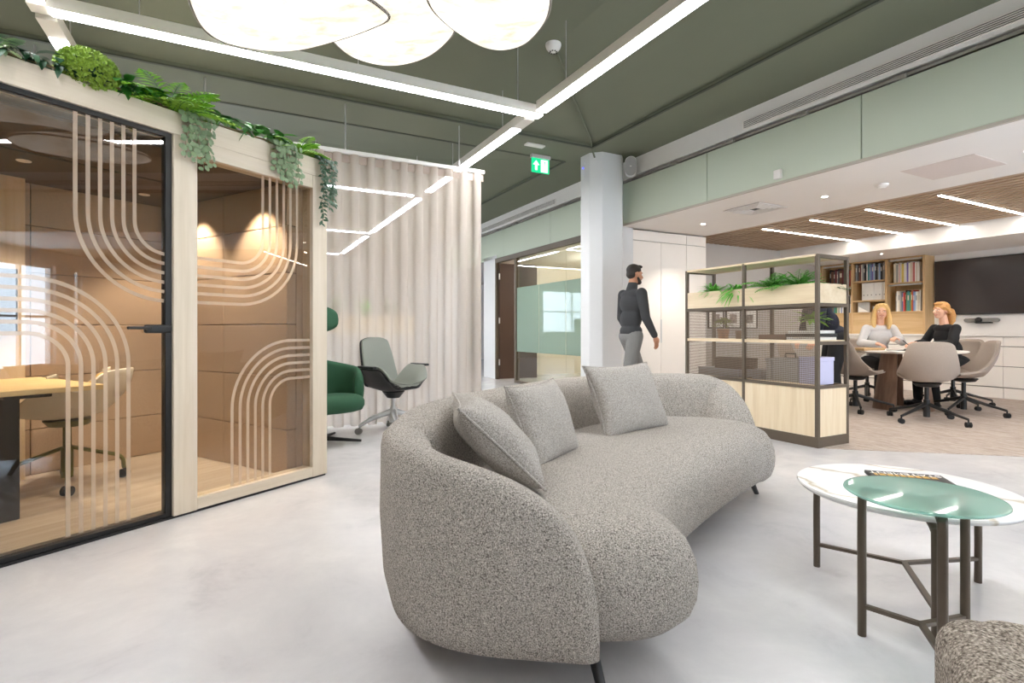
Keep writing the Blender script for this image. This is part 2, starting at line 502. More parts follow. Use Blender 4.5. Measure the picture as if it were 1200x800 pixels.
def text_mesh(name, body, mat, parent, size, M, extrude=.0004):
    cu = bpy.data.curves.new(name, 'FONT'); cu.body = body; cu.size = size; cu.extrude = extrude
    cu.align_x = 'CENTER'; cu.align_y = 'CENTER'
    t = bpy.data.objects.new(name+'_c', cu); COL.objects.link(t)
    dg = bpy.context.evaluated_depsgraph_get(); dg.update()
    me = bpy.data.meshes.new_from_object(t.evaluated_get(dg)); me.name = name
    bpy.data.objects.remove(t); bpy.data.curves.remove(cu)
    me.transform(M); me.materials.clear(); me.materials.append(MATS[mat])
    o = bpy.data.objects.new(name, me); COL.objects.link(o); o.parent = parent
    return o
make_materials()
ZC = 2.45          # meeting-room ceiling
PB = 4.78          # plane of the green bulkhead and the glass partition
CT_Z, CT_IN = 3.36, 3.56
PMIN, PMAX, QMIN, QMAX = -9.0, 10.6, -3.2, 17.0

def room(mb, name, mat, **k):
    return struct(mb.build(name, mat, rz=TH, **k))

# ---- floors
room(MB().box(PMIN, PMAX+.2, QMIN, QMAX, -.12, 0), 'floor', 'floor_vinyl')
a0, a1 = (2.55, 4.53), (4.6, 4.11)      # world: diagonal carpet edge
def to_pq(x, y): return (x*CT + y*ST, -x*ST + y*CT)
c0 = to_pq(2.80, 4.475); c1 = to_pq(4.05, 4.22); sl = (c1[1]-c0[1])/(c1[0]-c0[0])
edge = lambda p: c0[1] + sl*(p-c0[0])
poly = [(4.45, edge(4.45)), (8.6, edge(8.6)), (PMAX, edge(8.6)), (PMAX, 6.4), (5.0, 6.4), (5.0, 5.88), (4.45, 5.88)]
room(MB().prism(poly, -.02, .004), 'floor_carpet', 'carpet')

# ---- main ceiling: hipped coffers between flat beams
mb = MB()
Ps = [(-10.06, -3.03), (-2.40, 4.03), (4.66, 11.0)]
def coffer(p0, p1, q0, q1, s=1.47):
    z0, z1, zb = CT_Z, CT_IN, CT_Z-.04
    o = [(p0, q0), (p1, q0), (p1, q1), (p0, q1)]
    i = [(p0+s, q0+s), (p1-s, q0+s), (p1-s, q1-s), (p0+s, q1-s)]
    vs = [(x, y, zb) for x, y in o] + [(x, y, z0) for x, y in o] + [(x, y, z1) for x, y in i]
    fs = [(4, 5, 1, 0), (5, 6, 2, 1), (6, 7, 3, 2), (7, 4, 0, 3),
          (8, 9, 5, 4), (9, 10, 6, 5), (10, 11, 7, 6), (11, 8, 4, 7), (8, 11, 10, 9)]
    mb.add(vs, fs)
Qs = [(-1.0, 5.54), (6.17, 11.6), (12.2, 17.0)]
for p0, p1 in Ps[:2]:
    for q0, q1 in Qs: coffer(p0, p1, q0, q1)
zb = CT_Z-.04
pe = [-10.06, -3.03, -2.40, 4.03, PB+.05]; qe = [QMIN, -1.0, 5.54, 6.17, 11.6, 12.2, 17.0]
for i in range(len(pe)-1):
    for j in range(len(qe)-1):
        if i in (0, 2) and j in (1, 3, 5): continue
        mb.add([(pe[i], qe[j], zb), (pe[i+1], qe[j], zb), (pe[i+1], qe[j+1], zb), (pe[i], qe[j+1], zb)], [(0, 3, 2, 1)])
mb.box(PMIN-1.2, PB+.1, QMIN, QMAX, 3.75, 3.8)
room(mb, 'ceiling', 'ceiling_green')
# shadow joints where the coffers meet the beams
mb = MB()
for (p0, q0, p1, q1) in [(-2.4, 5.54, 4.03, 5.54), (-2.4, 6.17, 4.03, 6.17), (4.03, -1, 4.03, 5.54), (4.03, 6.17, 4.03, 11.6)]:
    mb.bar((p0, q0, zb-.001), (p1, q1, zb-.001), .03, .012)
room(mb, 'trim_1', 'joint_green')

# ---- outer walls
room(MB().box(PMIN-.2, PMIN, QMIN, QMAX, 0, 3.75), 'wall_left', 'white_paint')
# far wall with two windows, seen through the sheer curtain
mb = MB(); mb.box(PMIN, PMAX, QMAX, QMAX+.2, 0, .9).box(PMIN, PMAX, QMAX, QMAX+.2, 2.5, 3.75)
xs = [PMIN, -6.5, -3.9, -3.3, -.6, PMAX]
for i in range(0, len(xs)-1, 2): mb.box(xs[i], xs[i+1], QMAX, QMAX+.2, .9, 2.5)
room(mb, 'wall_far', 'white_paint')
def window(n, p0, p1, q, z0, z1, rails=1, stiles=1, axis='p'):
    w = thing('window_%d' % n, 'window in the outer wall', 'window', (0, 0, 0), TH)
    del w['label']; del w['category']; struct(w)
    f = MB(); t = .05
    f.box(p0, p0+t, q-.04, q+.04, z0, z1).box(p1-t, p1, q-.04, q+.04, z0, z1).box(p0, p1, q-.04, q+.04, z0, z0+t).box(p0, p1, q-.04, q+.04, z1-t, z1)
    for i in range(rails):
        z = z0+(z1-z0)*(i+1)/(rails+1); f.box(p0, p1, q-.03, q+.03, z-.02, z+.02)
    for i in range(stiles):
        x = p0+(p1-p0)*(i+1)/(stiles+1); f.box(x-.02, x+.02, q-.03, q+.03, z0, z1)
    f.build('window_frame', 'white_paint', w)
    MB().box(p0+t, p1-t, q-.006, q+.006, z0+t, z1-t).build('window_glass', 'window_glass', w)
    return w
window(1, -6.5, -3.9, QMAX+.1, .9, 2.5); window(2, -3.3, -.6, QMAX+.1, .9, 2.5)
# wall behind the camera: wide windows, and the narrow pair that mirrors in the pod door
wins = [(3.9, 4.75), (5.0, 6.98), (7.42, 7.62)]
mb = MB(); mb.box(PMIN, PMAX, QMIN-.2, QMIN, 0, .3).box(PMIN, PMAX, QMIN-.2, QMIN, 2.2, 3.75)
e = [PMIN] + [x for w in wins for x in w] + [PMAX]
for i in range(0, len(e), 2): mb.box(e[i], e[i+1], QMIN-.2, QMIN, .3, 2.2)
room(mb, 'wall_near', 'white_paint')
for k, (p0, p1) in enumerate(wins): window(4+k, p0, p1, QMIN-.1, .3, 2.2, 1, 0 if p1-p0 < 1 else 2)

room(MB().box(PMAX, PMAX+.2, QMIN-.2, QMAX+.2, 0, 3.75), 'wall_right', 'white_paint')
room(MB().box(PB+.1, PMAX, 10.5, QMAX, 2.6, 2.7), 'ceiling_corridor', 'white_warm')
# ---- column
oct_ = [(4.12, 5.72), (4.24, 5.60), (4.56, 5.60), (4.66, 5.70), (4.66, 5.92), (4.56, 6.00), (4.22, 6.00), (4.12, 5.92)]
mb = MB().prism(oct_, 0, 3.33)
room(mb, 'column', 'white_column', bevel=.008)

# ---- bulkhead along the meeting room and the glass office
mb = MB()
mb.box(PB, PB+.25, QMIN, QMAX, 3.09, 3.34)
mb.box(PB+.10, PB+.25, QMIN, QMAX, ZC+.125, 3.09)
room(mb, 'wall_bulkhead', 'white_paint')
room(MB().box(PB+.08, PB+.10, QMIN, QMAX, 3.02, 3.09), 'trim_2', 'dark_gap')
mb = MB().box(PB+.015, PB+.05, QMIN, QMAX, 3.045, 3.07)
q = -2.6
while q < 12:
    mb.box(PB-.02, PB+.06, q-.045, q+.045, 3.03, 3.062); q += .83
room(mb, 'trim_3', 'track_grey')
seams = [-2.3, -.62, 1.03, 2.68, 4.37, 6.05, 7.77, 9.52, 11.2, 12.9]
for i in range(len(seams)-1):
    o = MB().box(PB, PB+.03, seams[i]+.004, seams[i+1]-.004, ZC+.024, 3.025).build('acoustic_panel', 'panel_green', bevel=.004)
    o.rotation_euler = (0, 0, TH); struct(o)
room(MB().box(PB-.004, PB+.03, QMIN, 5.9, ZC, ZC+.022), 'trim_4', 'lip_grey')

# linear air grilles in the white band
def grille(q0, q1, label):
    t = thing('linear_grille', label, 'vent', R(PB, (q0+q1)/2, 3.165), TH, 'linear grilles in the white bulkhead band')
    h = (q1-q0)/2
    MB().box(-.004, -.0005, -h, h, -.04, .04).build('slot_backing', 'dark_gap', t)
    m = MB()
    for k in range(6): m.box(-.012, -.0005, -h, h, -.041+k*.0155, -.0345+k*.0155)
    m.box(-.012, -.0005, -h-.01, -h, -.041, .0425).box(-.012, -.0005, h, h+.01, -.041, .0425)
    m.build('louver', 'white_warm', t)
grille(-2.0, 3.87, 'long slotted air grille in the white band above the meeting room opening')
grille(7.6, 10.6, 'slotted air grille in the white band above the glass office')

# ---- meeting room: ceilings
mb = MB().box(PB+.031, 6.434, QMIN, 6.5, ZC, ZC+.12)
room(mb, 'ceiling_meeting', 'white_warm')
mb = MB().box(6.434, 8.87, QMIN, 6.5, ZC+.101, ZC+.12)
room(mb, 'ceiling_backing', 'slat_backing')
mb = MB(); p = 6.475
while p < 8.86:
    mb.box(p-.031, p+.031, QMIN, 6.39, ZC, ZC+.10); p += .12
room(mb, 'ceiling_slats', 'walnut_y')
mb = MB().box(8.87, PMAX, QMIN, 6.5, 2.24, 2.7)
room(mb, 'ceiling_bulkhead', 'white_warm')
# walls of the meeting room
room(MB().box(10.3, 10.5, QMIN, 6.6, 0, 2.7), 'wall_meeting', 'white_warm')
room(MB().box(6.45, 10.5, 6.4, 6.55, 0, 2.7), 'wall_pictures', 'wall_grey')
room(MB().box(4.6, 5.0, 5.9, 6.05, 0, ZC+.05), 'wall_nib', 'white_column')
room(MB().box(4.84, 10.5, 6.55, 6.65, 0, 2.7), 'wall_office', 'oak_warm_z')

# ---- glass office behind the partition
room(MB().box(8.2, 8.4, 6.6, 10.9, 0, 2.7), 'wall_office_back', 'oak_warm_z')
room(MB().box(PB+.1, 8.4, 10.4, 10.5, 0, 2.7), 'wall_office_side', 'white_warm')
room(MB().box(PB+.1, 8.4, 6.6, 10.5, 2.45, 2.5), 'ceiling_office', 'white_warm')
room(MB().box(PB, PB+.1, 9.86, 10.5, 0, ZC+.1).box(PB, PB+.1, 11.9, QMAX, 0, ZC+.1), 'wall_strip', 'white_column')
def partition():
    w = thing('glass_partition', 'glass office front with dark frame and a band of frosted film', 'glass partition', R(PB, 7.7, 0), TH)
    f = MB()
    q0, q1 = 6.1-7.7, 8.97-7.7
    f.box(-.03, .05, q0, 9.88-7.7, ZC-.07, ZC+.02)
    f.box(-.03, .05, q0, q1, 0, .05)
    f.box(-.03, .05, q1, q1+.06, 0, ZC-.07)
    f.box(-.03, .05, 9.83-7.7, 9.88-7.7, 0, ZC-.07)
    f.build('frame', 'shelf_metal', w)
    for a, b in ((8.97, 8.14), (8.14, 7.276), (7.276, 6.42)):
        MB().box(-.006, .006, b-7.7+.006, a-7.7-.006, .05, ZC-.07).build('pane', 'clear_glass', w)
        MB().box(-.0085, -.0065, b-7.7+.006, a-7.7-.006, .6, 1.81).build('frosted_film', 'film_teal', w)
partition()
d = thing('door_1', '', 'door', R(PB+.03, 9.81, 0), TH - math.pi/2 + rad(84)); del d['label']; del d['category']; struct(d)
MB().box(.0, .84, -.022, .022, .01, ZC-.08).build('door_leaf', 'door_brown', d, bevel=.003)
for z in (.35, 1.2, 2.1):
    MB().cyl((-.005, -.03, z-.06), (-.005, -.03, z+.06), .014).build('hinge', 'alu', d, smooth=True)
m = MB().cyl((.76, -.02, 1.02), (.76, -.07, 1.02), .011); m.cyl((.76, -.065, 1.02), (.64, -.065, 1.02), .009)
m.build('door_handle', 'black_metal', d, smooth=True)

# ---- suspended light trunking on the main grid
ZL = 2.95
def ceil_z(p, q):
    for p0, p1 in Ps[:2]:
        for q0, q1 in Qs:
            e = min(p-p0, p1-p, q-q0, q1-q)
            if e > 0: return CT_Z + (CT_IN-CT_Z)*min(1, e/1.47)
    return CT_Z-.04
def trunk(name_label, a, b, lit):
    """a, b room-grid points; lit: list of (t0,t1) metres along the run that glow"""
    a, b = Vector((a[0], a[1], 0)), Vector((b[0], b[1], 0)); L = (b-a).length
    d = b-a; ang = math.atan2(d.y, d.x)
    o = thing('linear_light', name_label, 'light', R(a.x, a.y, ZL), TH+ang, 'white suspended linear lights')
    m = MB().box(-.055, L-.055, -.055, .055, .004, .085)
    m.build('housing', 'trunk_white', o, bevel=.003)
    for t0, t1 in lit:
        MB().box(t0, t1, -.048, .048, -.001, .0035).build('diffuser', 'light_cool', o)
    k = .5
    while k < L:
        g = a+d.normalized()*k
        MB().cyl((k, 0, .085), (k, 0, ceil_z(g.x, g.y)-ZL-.003), .004, n=6).build('suspension_wire', 'alu', o); k += 1.4
    return o
trunk('long white linear light running from above the pod to the junction near the column', (-1.05, 4.21), (2.43+.11, 4.21), [(0.05, 3.53)])
trunk('white linear light running along the room toward the curtain, right of the pendants', (2.43, -2.4), (2.43, 4.155), [(0, 6.5)])
trunk('white linear light passing over the curtain end and on behind it', (2.43, 4.375), (2.43, 7.595), [(.0+.2, 2.85)])
trunk('white linear light over the pod at upper left, beyond the junction', (-1.05, 4.385), (-1.05, 11.0), [(.2, 6.4)])
trunk('short white linear light end at the top left corner of the view', (-1.05, -2.4), (-1.05, 4.155), [(0, 6.5)])
trunk('linear light behind the sheer curtain, the nearest crosswise one', (-.935, 7.54), (2.37, 7.54), [(0, 3.24)])
trunk('linear light behind the curtain along the room, middle stretch', (2.43, 7.65), (2.43, 10.785), [(0, 3.05)])
trunk('linear light behind the sheer curtain, second crosswise one', (-.935, 10.84), (2.43, 10.84), [(0, 3.36)])
trunk('linear light behind the curtain along the room, far stretch', (2.43, 11.0), (2.43, 14.1), [(0.2, 2.97)])
trunk('linear light behind the sheer curtain, farthest crosswise one', (-1.05, 14.18), (2.43, 14.18), [(0, 3.42)])

# ---- meeting room lights
ords = ['nearest the picture wall', 'second from the picture wall', 'third from the picture wall', 'fourth from the picture wall', 'fifth from the picture wall', 'sixth from the picture wall', 'seventh from the picture wall']
for k, q in enumerate([5.085, 4.375, 3.69, 2.945, 2.235, 1.52, .8]):
    o = thing('slat_light', 'slim warm linear light in the slatted ceiling, ' + ords[k], 'light', R(6.67, q, ZC), TH, 'linear lights in the slatted ceiling')
    MB().box(0, 2.17, -.022, .022, -.008, -.0005).build('housing', 'trunk_white', o)
    MB().box(.01, 2.16, -.017, .017, -.011, -.0075).build('diffuser', 'light_warm', o)
def spot(loc, power, angle=110, blend=.8, col=(1, .93, .82), size=.03, name='spot'):
    l = bpy.data.lights.new(name, 'SPOT'); l.energy = power; l.spot_size = rad(angle); l.spot_blend = blend; l.color = col; l.shadow_soft_size = size
    o = bpy.data.objects.new(name, l); COL.objects.link(o); o.location = loc
    return o
for k, (p, q, z, lb) in enumerate([(5.67, 5.25, ZC, 'near the tall white cabinets'), (5.68, 3.566, ZC, 'in the white ceiling strip over the meeting end'), (5.68, 1.89, ZC, 'in the white ceiling strip at the right'),
                       (9.3, 5.95, 2.24, 'over the left bookcase column'), (9.3, 5.46, 2.24, 'over the middle bookcase column'), (9.3, 4.9, 2.24, 'over the right bookcase column')]):
    o = thing('downlight', 'small round recessed downlight ' + lb, 'light', R(p, q, z), TH, 'recessed downlights of the meeting room')
    s = 1.0 if k < 3 else .6
    MB().lathe([(.03*s, .0), (.045*s, -.004), (.05*s, -.001), (.05*s, .002)], n=20).build('trim_ring', 'white_warm', o, smooth=True)
    MB().lathe([(0.0, -.002), (.03*s, -.002)], n=16).build('lens', 'spot_warm', o)
    spot(R(p, q, z-.02), 70 if k < 3 else 26)
o = thing('ceiling_diffuser', 'square louvred air diffuser in the white meeting room ceiling', 'vent', R(5.49, 4.29, ZC), TH)
m = MB()
for i in range(5):
    a, b = .25-.042*i, .228-.042*i
    m.box(-a, a, b, a, -.016, -.006).box(-a, a, -a, -b, -.016, -.006).box(-a, -b, -b, b, -.016, -.006).box(b, a, -b, b, -.016, -.006)
m.build('louver', 'white_warm', o)
MB().box(-.235, .235, -.235, .235, -.003, 0).build('plenum', 'dark_gap', o)
tag(MB().box(-.29, .29, -.275, .275, -.0045, -.0005).build('access_panel', 'pinkish_panel', loc=R(5.675, 2.405, ZC), rz=TH, bevel=.001), 'flat square access panel in the white meeting room ceiling', 'panel')
o = thing('smoke_detector', 'white round smoke detector on the white meeting room ceiling', 'smoke detector', R(5.7, 3.0, ZC), TH)
MB().lathe([(0, -.045), (.03, -.045), (.04, -.03), (.055, -.02), (.06, -.002), (.06, 0)], n=24).build('body', 'white_warm', o, smooth=True)
MB().lathe([(.041, -.03), (.042, -.022)], n=20).build('vent_ring', 'dark_gap', o)
o = thing('smoke_detector', 'white smoke detector with grey vents on the dark green ceiling ridge', 'smoke detector', R(2.53, 4.06, 3.548), TH)
MB().lathe([(0, -.06), (.035, -.06), (.05, -.045), (.062, -.03), (.07, -.004), (.07, 0.015)], n=24).build('body', 'white_paint', o, smooth=True)
m = MB()
for a in range(0, 360, 45): m.box(-.006, .006, -.006, .006, -.063, -.055); m.v[-8:] = [Vector((v.x+.03*math.cos(rad(a)), v.y+.03*math.sin(rad(a)), v.z)) for v in m.v[-8:]]
m.build('vent_slot', 'dark_gap', o)
pts = [R(2.53, 4.06, 3.545), R(2.62, 4.13, 3.535), R(3.2, 4.72, 3.455), R(3.9, 5.40, 3.36), R(4.1, 5.62, 3.31), R(4.16, 5.66, 3.25)]
tag(MB().tube(pts, .012, 6).build('ceiling_cable', 'ceiling_green', smooth=True), 'painted cable running along the ceiling hip to the column top', 'cable')
tag(MB().box(-.035, .0, -.04, .04, -.045, .045).build('motion_sensor', 'white_warm', loc=R(PB-.001, 3.46, 2.54), rz=TH, bevel=.008), 'small square white sensor box on the green bulkhead panel', 'sensor')
tag(MB().box(-.13, .13, -.045, .045, -.02, 0).build('ceiling_plate', 'white_paint', loc=R(3.33, 5.78, CT_Z-.04), rz=TH, bevel=.004), 'short white plate on the green ceiling beam above the exit sign', 'plate')

# exit sign
o = thing('exit_sign', 'lit green exit sign with arrow and running figure under the ceiling beam', 'sign', R(3.60, 6.10, 3.32), TH)
MB().box(-.145, .145, -.03, .03, -.045, 0).build('housing', 'exit_housing', o, bevel=.006)
MB().box(-.135, .135, -.005, .005, -.235, -.045).build('light_panel', 'exit_green', o)
m = MB(); y0, y1 = -.0075, -.0052
m.box(.005, .11, y0+.001, y1, -.222, -.06)
m.add([(-.068, y0, -.075), (-.118, y0, -.135), (-.086, y0, -.135), (-.086, y0, -.205), (-.05, y0, -.205), (-.05, y0, -.135), (-.018, y0, -.135)], [(0, 1, 2, 5, 6), (2, 3, 4, 5)])
m.build('pictogram', 'exit_white', o)
m = MB(); y = -.0085
m.ball((.064, y, -.092), (.011, .001, .011), 10, 6)
for a, b, w in [((.06, -.105), (.05, -.15), .018), ((.05, -.15), (.075, -.175), .01), ((.075, -.175), (.068, -.205), .009), ((.05, -.15), (.035, -.185), .01), ((.035, -.185), (.015, -.188), .009), ((.06, -.112), (.085, -.135), .008), ((.058, -.112), (.033, -.125), .008)]:
    m.bar((a[0], y, a[1]), (b[0], y, b[1]), .001, w, up=(0, 1, 0)); 
m.build('running_figure', 'exit_green', o)
# speaker on the column
o = thing('wall_speaker', 'oval white wall speaker with grey grille beside the column top', 'speaker', R(4.60, 5.47, 3.13), rad(-14))
def stadium(w, h, n=10):
    r = w/2; pts = []
    for i in range(n+1): a = math.pi*i/n; pts.append((r*math.cos(a), h/2-r+r*math.sin(a)))
    for i in range(n+1): a = math.pi+math.pi*i/n; pts.append((r*math.cos(a), -h/2+r+r*math.sin(a)))
    return pts
rings = []
for d, s in ((.06, .8), (0, 1), (-.05, 1), (-.06, .95)): rings.append([(x*s, d, z*s) for x, z in stadium(.15, .27)])
MB().loops(rings).build('body', 'white_column', o, smooth=True)
MB().loops([[(x*.88, -.0605, z*.92) for x, z in stadium(.15, .27)], [(x*.84, -.066, z*.9) for x, z in stadium(.15, .27)]]).build('grille', 'speaker_mesh', o, smooth=True)
MB().box(-.012, .012, -.0675, -.066, -.004, .004).build('badge', 'paper', o)
MB().cyl((0, .05, 0), (-.02, .12, -.02), .02).build('bracket', 'white_column', o, smooth=True)
# little blue-lit sensor on the column
o = thing('column_sensor', 'small sensor with a blue light high on the white column', 'sensor', R(4.118, 5.84, 3.12), TH)
MB().box(-.012, 0, -.018, .018, -.11, .1).build('body', 'white_column', o, bevel=.004)
MB().ball((-.013, 0, .03), .011, 10, 6).build('lens', 'led_blue', o, smooth=True)
# ------------------------------------------------------------------ office pod (local: x along the front, y into the pod)
pod = thing('office_pod', 'oak framed office pod with tinted glass front and beige felt walls', 'pod', POD0, POD_A)
ZR = 2.165
m = MB()
m.box(-1.75, 1.008, -.03, .07, 2.045, ZR)
m.build('front_beam', 'oak_x', pod, bevel=.003)
MB().box(.125, .889, -.03, .07, 1.96, 2.045).build('window_head', 'oak_x', pod, bevel=.003)
MB().box(.125, .889, -.03, .07, .015, .078).build('window_sill', 'oak_x', pod, bevel=.003)
MB().box(0, .125, -.03, .09, .012, 2.045).build('stile', 'oak_z', pod, bevel=.003)
MB().box(.889, 1.008, -.03, .09, .012, 2.045).build('stile', 'oak_z', pod, bevel=.003)
MB().box(-1.75, -1.10, -.03, .09, .012, 2.045).build('stile', 'oak_z', pod, bevel=.003)
MB().box(-1.74, 1.0, -.022, 1.7, .0, .012).build('plinth', 'black_metal', pod)
MB().box(-1.65, .90, .08, 1.62, .012, .03).build('floor_panel', 'pod_floor', pod)
MB().box(-1.75, 1.008, .07, 1.72, 2.03, ZR).build('roof_panel', 'oak_x', pod)
MB().box(-1.65, .90, .08, 1.62, 1.985, 2.0).build('ceiling_panel', 'pod_ceiling', pod)
for z0, z1 in ((.012, 2.03),):
    MB().box(.95, 1.008, .09, 1.72, z0, z1).build('side_panel', 'oak_z', pod)
    MB().box(-1.75, -1.69, .09, 1.72, z0, z1).build('side_panel', 'oak_z', pod)
    MB().box(-1.69, .95, 1.66, 1.72, z0, z1).build('back_panel', 'oak_z', pod)
# felt panels in courses, thin shadow joints between
zs = [.03, .335, .69, 1.04, 1.385, 1.70, 1.985]
for i in range(6):
    a, b = zs[i]+.002, zs[i+1]-.002
    MB().box(.77, .84, .08, .80, a, b).build('felt_panel', 'felt', pod, bevel=.004)
    MB().box(.77, .84, .805, 1.60, a, b).build('felt_panel', 'felt', pod, bevel=.004)
    MB().box(-.09, .765, 1.57, 1.64, a, b).build('felt_panel', 'felt', pod, bevel=.004)
    MB().box(-1.64, -.095, 1.57, 1.64, a, b).build('felt_panel', 'felt', pod, bevel=.004)
    MB().box(-1.66, -1.58, .09, 1.56, a, b).build('felt_panel', 'felt', pod, bevel=.004)
MB().box(.84, .95, .075, 1.66, .012, 2.03).build('wall_core', 'felt', pod)
MB().box(-1.25, -.15, 1.47, 1.57, .03, 1.985).build('media_panel', 'oak_warm_z', pod, bevel=.002)
# ceiling details: slot and two downlights
MB().box(-.52, .38, .78, .80, 1.981, 1.986).build('ceiling_slot', 'dark_gap', pod)
for x, y in ((.42, .62), (.45, 1.25), (-.75, .62), (-.3, 1.0)):
    d = MB().lathe([(.022, -.004), (.034, -.003), (.036, .002)], (x, y, 1.984), 16).build('downlight', 'white_warm', pod, smooth=True)
    MB().lathe([(0, -.003), (.022, -.003)], (x, y, 1.984), 14).build('lens', 'spot_warm', d)
def podw(x, y, z): return POD0 + Vector((x*math.cos(POD_A)-y*math.sin(POD_A), x*math.sin(POD_A)+y*math.cos(POD_A), z))
for x, y, e in ((.60, .34, 60), (.60, 1.08, 60), (-.75, .62, 40), (-.3, 1.0, 40)):
    spot(podw(x, y, 1.975), e, 95, .5, (1, .87, .70), .015)
# glazing
MB().box(.126, .888, .0, .01, .079, 1.959).build('window_pane', 'pod_glass', pod)
door = MB().box(-1.07, -.035, .0, .01, .03, 2.02).build('door', 'pod_glass', pod)
fr = MB().box(-1.10, 0, -.012, .03, .012, .034).box(-1.10, 0, -.012, .03, 2.022, 2.046).box(-.032, 0, -.012, .03, .03, 2.03).box(-1.10, -1.07, -.012, .03, .03, 2.03)
fr.build('door_frame', 'black_metal', pod, bevel=.002)
h = MB().box(-.135, -.004, -.03, .0, .985, 1.03).build('handle', 'black_metal', door, bevel=.012, seg=3)
MB().box(-.225, -.12, -.052, -.036, 1.005, 1.02).box(-.135, -.11, -.05, -.02, 1.003, 1.022).build('lever', 'black_metal', door, bevel=.005)
# film stripes: concentric bends
def stripes(paths, name, parent):
    mb = MB(); w = .009
    for pts in paths:
        n = len(pts); L = []
        for i, (x, z) in enumerate(pts):
            a = pts[max(i-1, 0)]; b = pts[min(i+1, n-1)]
            dx, dz = b[0]-a[0], b[1]-a[1]; l = math.hypot(dx, dz); nx, nz = -dz/l, dx/l
            L.append((x+nx*w, z+nz*w, x-nx*w, z-nz*w))
        mb.loops([[(a, -.0022, b), (c, -.0022, d), (c, -.0008, d), (a, -.0008, b)] for a, b, c, d in L])
    return mb.build(name, 'film', parent)
def arc(cx, cz, r, a0, a1, n=18): return [(cx+r*math.cos(rad(a0+(a1-a0)*i/n)), cz+r*math.sin(rad(a0+(a1-a0)*i/n))) for i in range(n+1)]
radii = [.153+.0494*k for k in range(6)]
stripes([[(-.02-r, 2.02)] + arc(-.02, 1.555, r, 180, 268) for r in radii], 'film_stripes', door)
stripes([[(-1.069, .835+r)] + arc(-.6, .835, r, 90, 0) + [(-.6+r, .05)] for r in radii], 'film_stripes', door)
stripes([[(.127, 1.555-r)] + arc(.385, 1.555, r, -90, 0) + [(.385+r, 1.958)] for r in radii], 'film_stripes', pod)
stripes([[(.887, .535+r)] + arc(.74, .535, r, 90, 180) + [(.74-r, .085)] for r in radii], 'film_stripes', pod)

# screen and furniture inside the pod
o = thing('wall_screen', 'dark wall screen on the oak panel inside the pod', 'screen', podw(-.70, 1.47, 1.19), POD_A)
MB().box(-.5, .5, -.045, -.005, -.2, .2).build('bezel', 'black_plastic', o, bevel=.004)
MB().box(-.49, .49, -.047, -.045, -.19, .19).build('display', 'screen_black', o)
MB().box(-.2, .2, -.005, .0, -.1, .1).build('bracket', 'black_metal', o)
o = thing('pod_table', 'light oak table on a black leg inside the pod', 'table', podw(-.72, .60, .0315), POD_A)
MB().box(-.6, .50, -.42, .42, .667, .692).build('tabletop', 'table_top_oak', o, bevel=.004)
MB().box(-.55, .36, -.05, .05, .63, .667).box(.12, .30, -.35, .35, .645, .667).build('underframe', 'black_metal', o, bevel=.003)
MB().box(.19, .27, -.045, .045, .0, .64).build('leg', 'black_metal', o, bevel=.004)
MB().box(-.50, -.42, -.045, .045, .0, .64).build('leg', 'black_metal', o, bevel=.004)

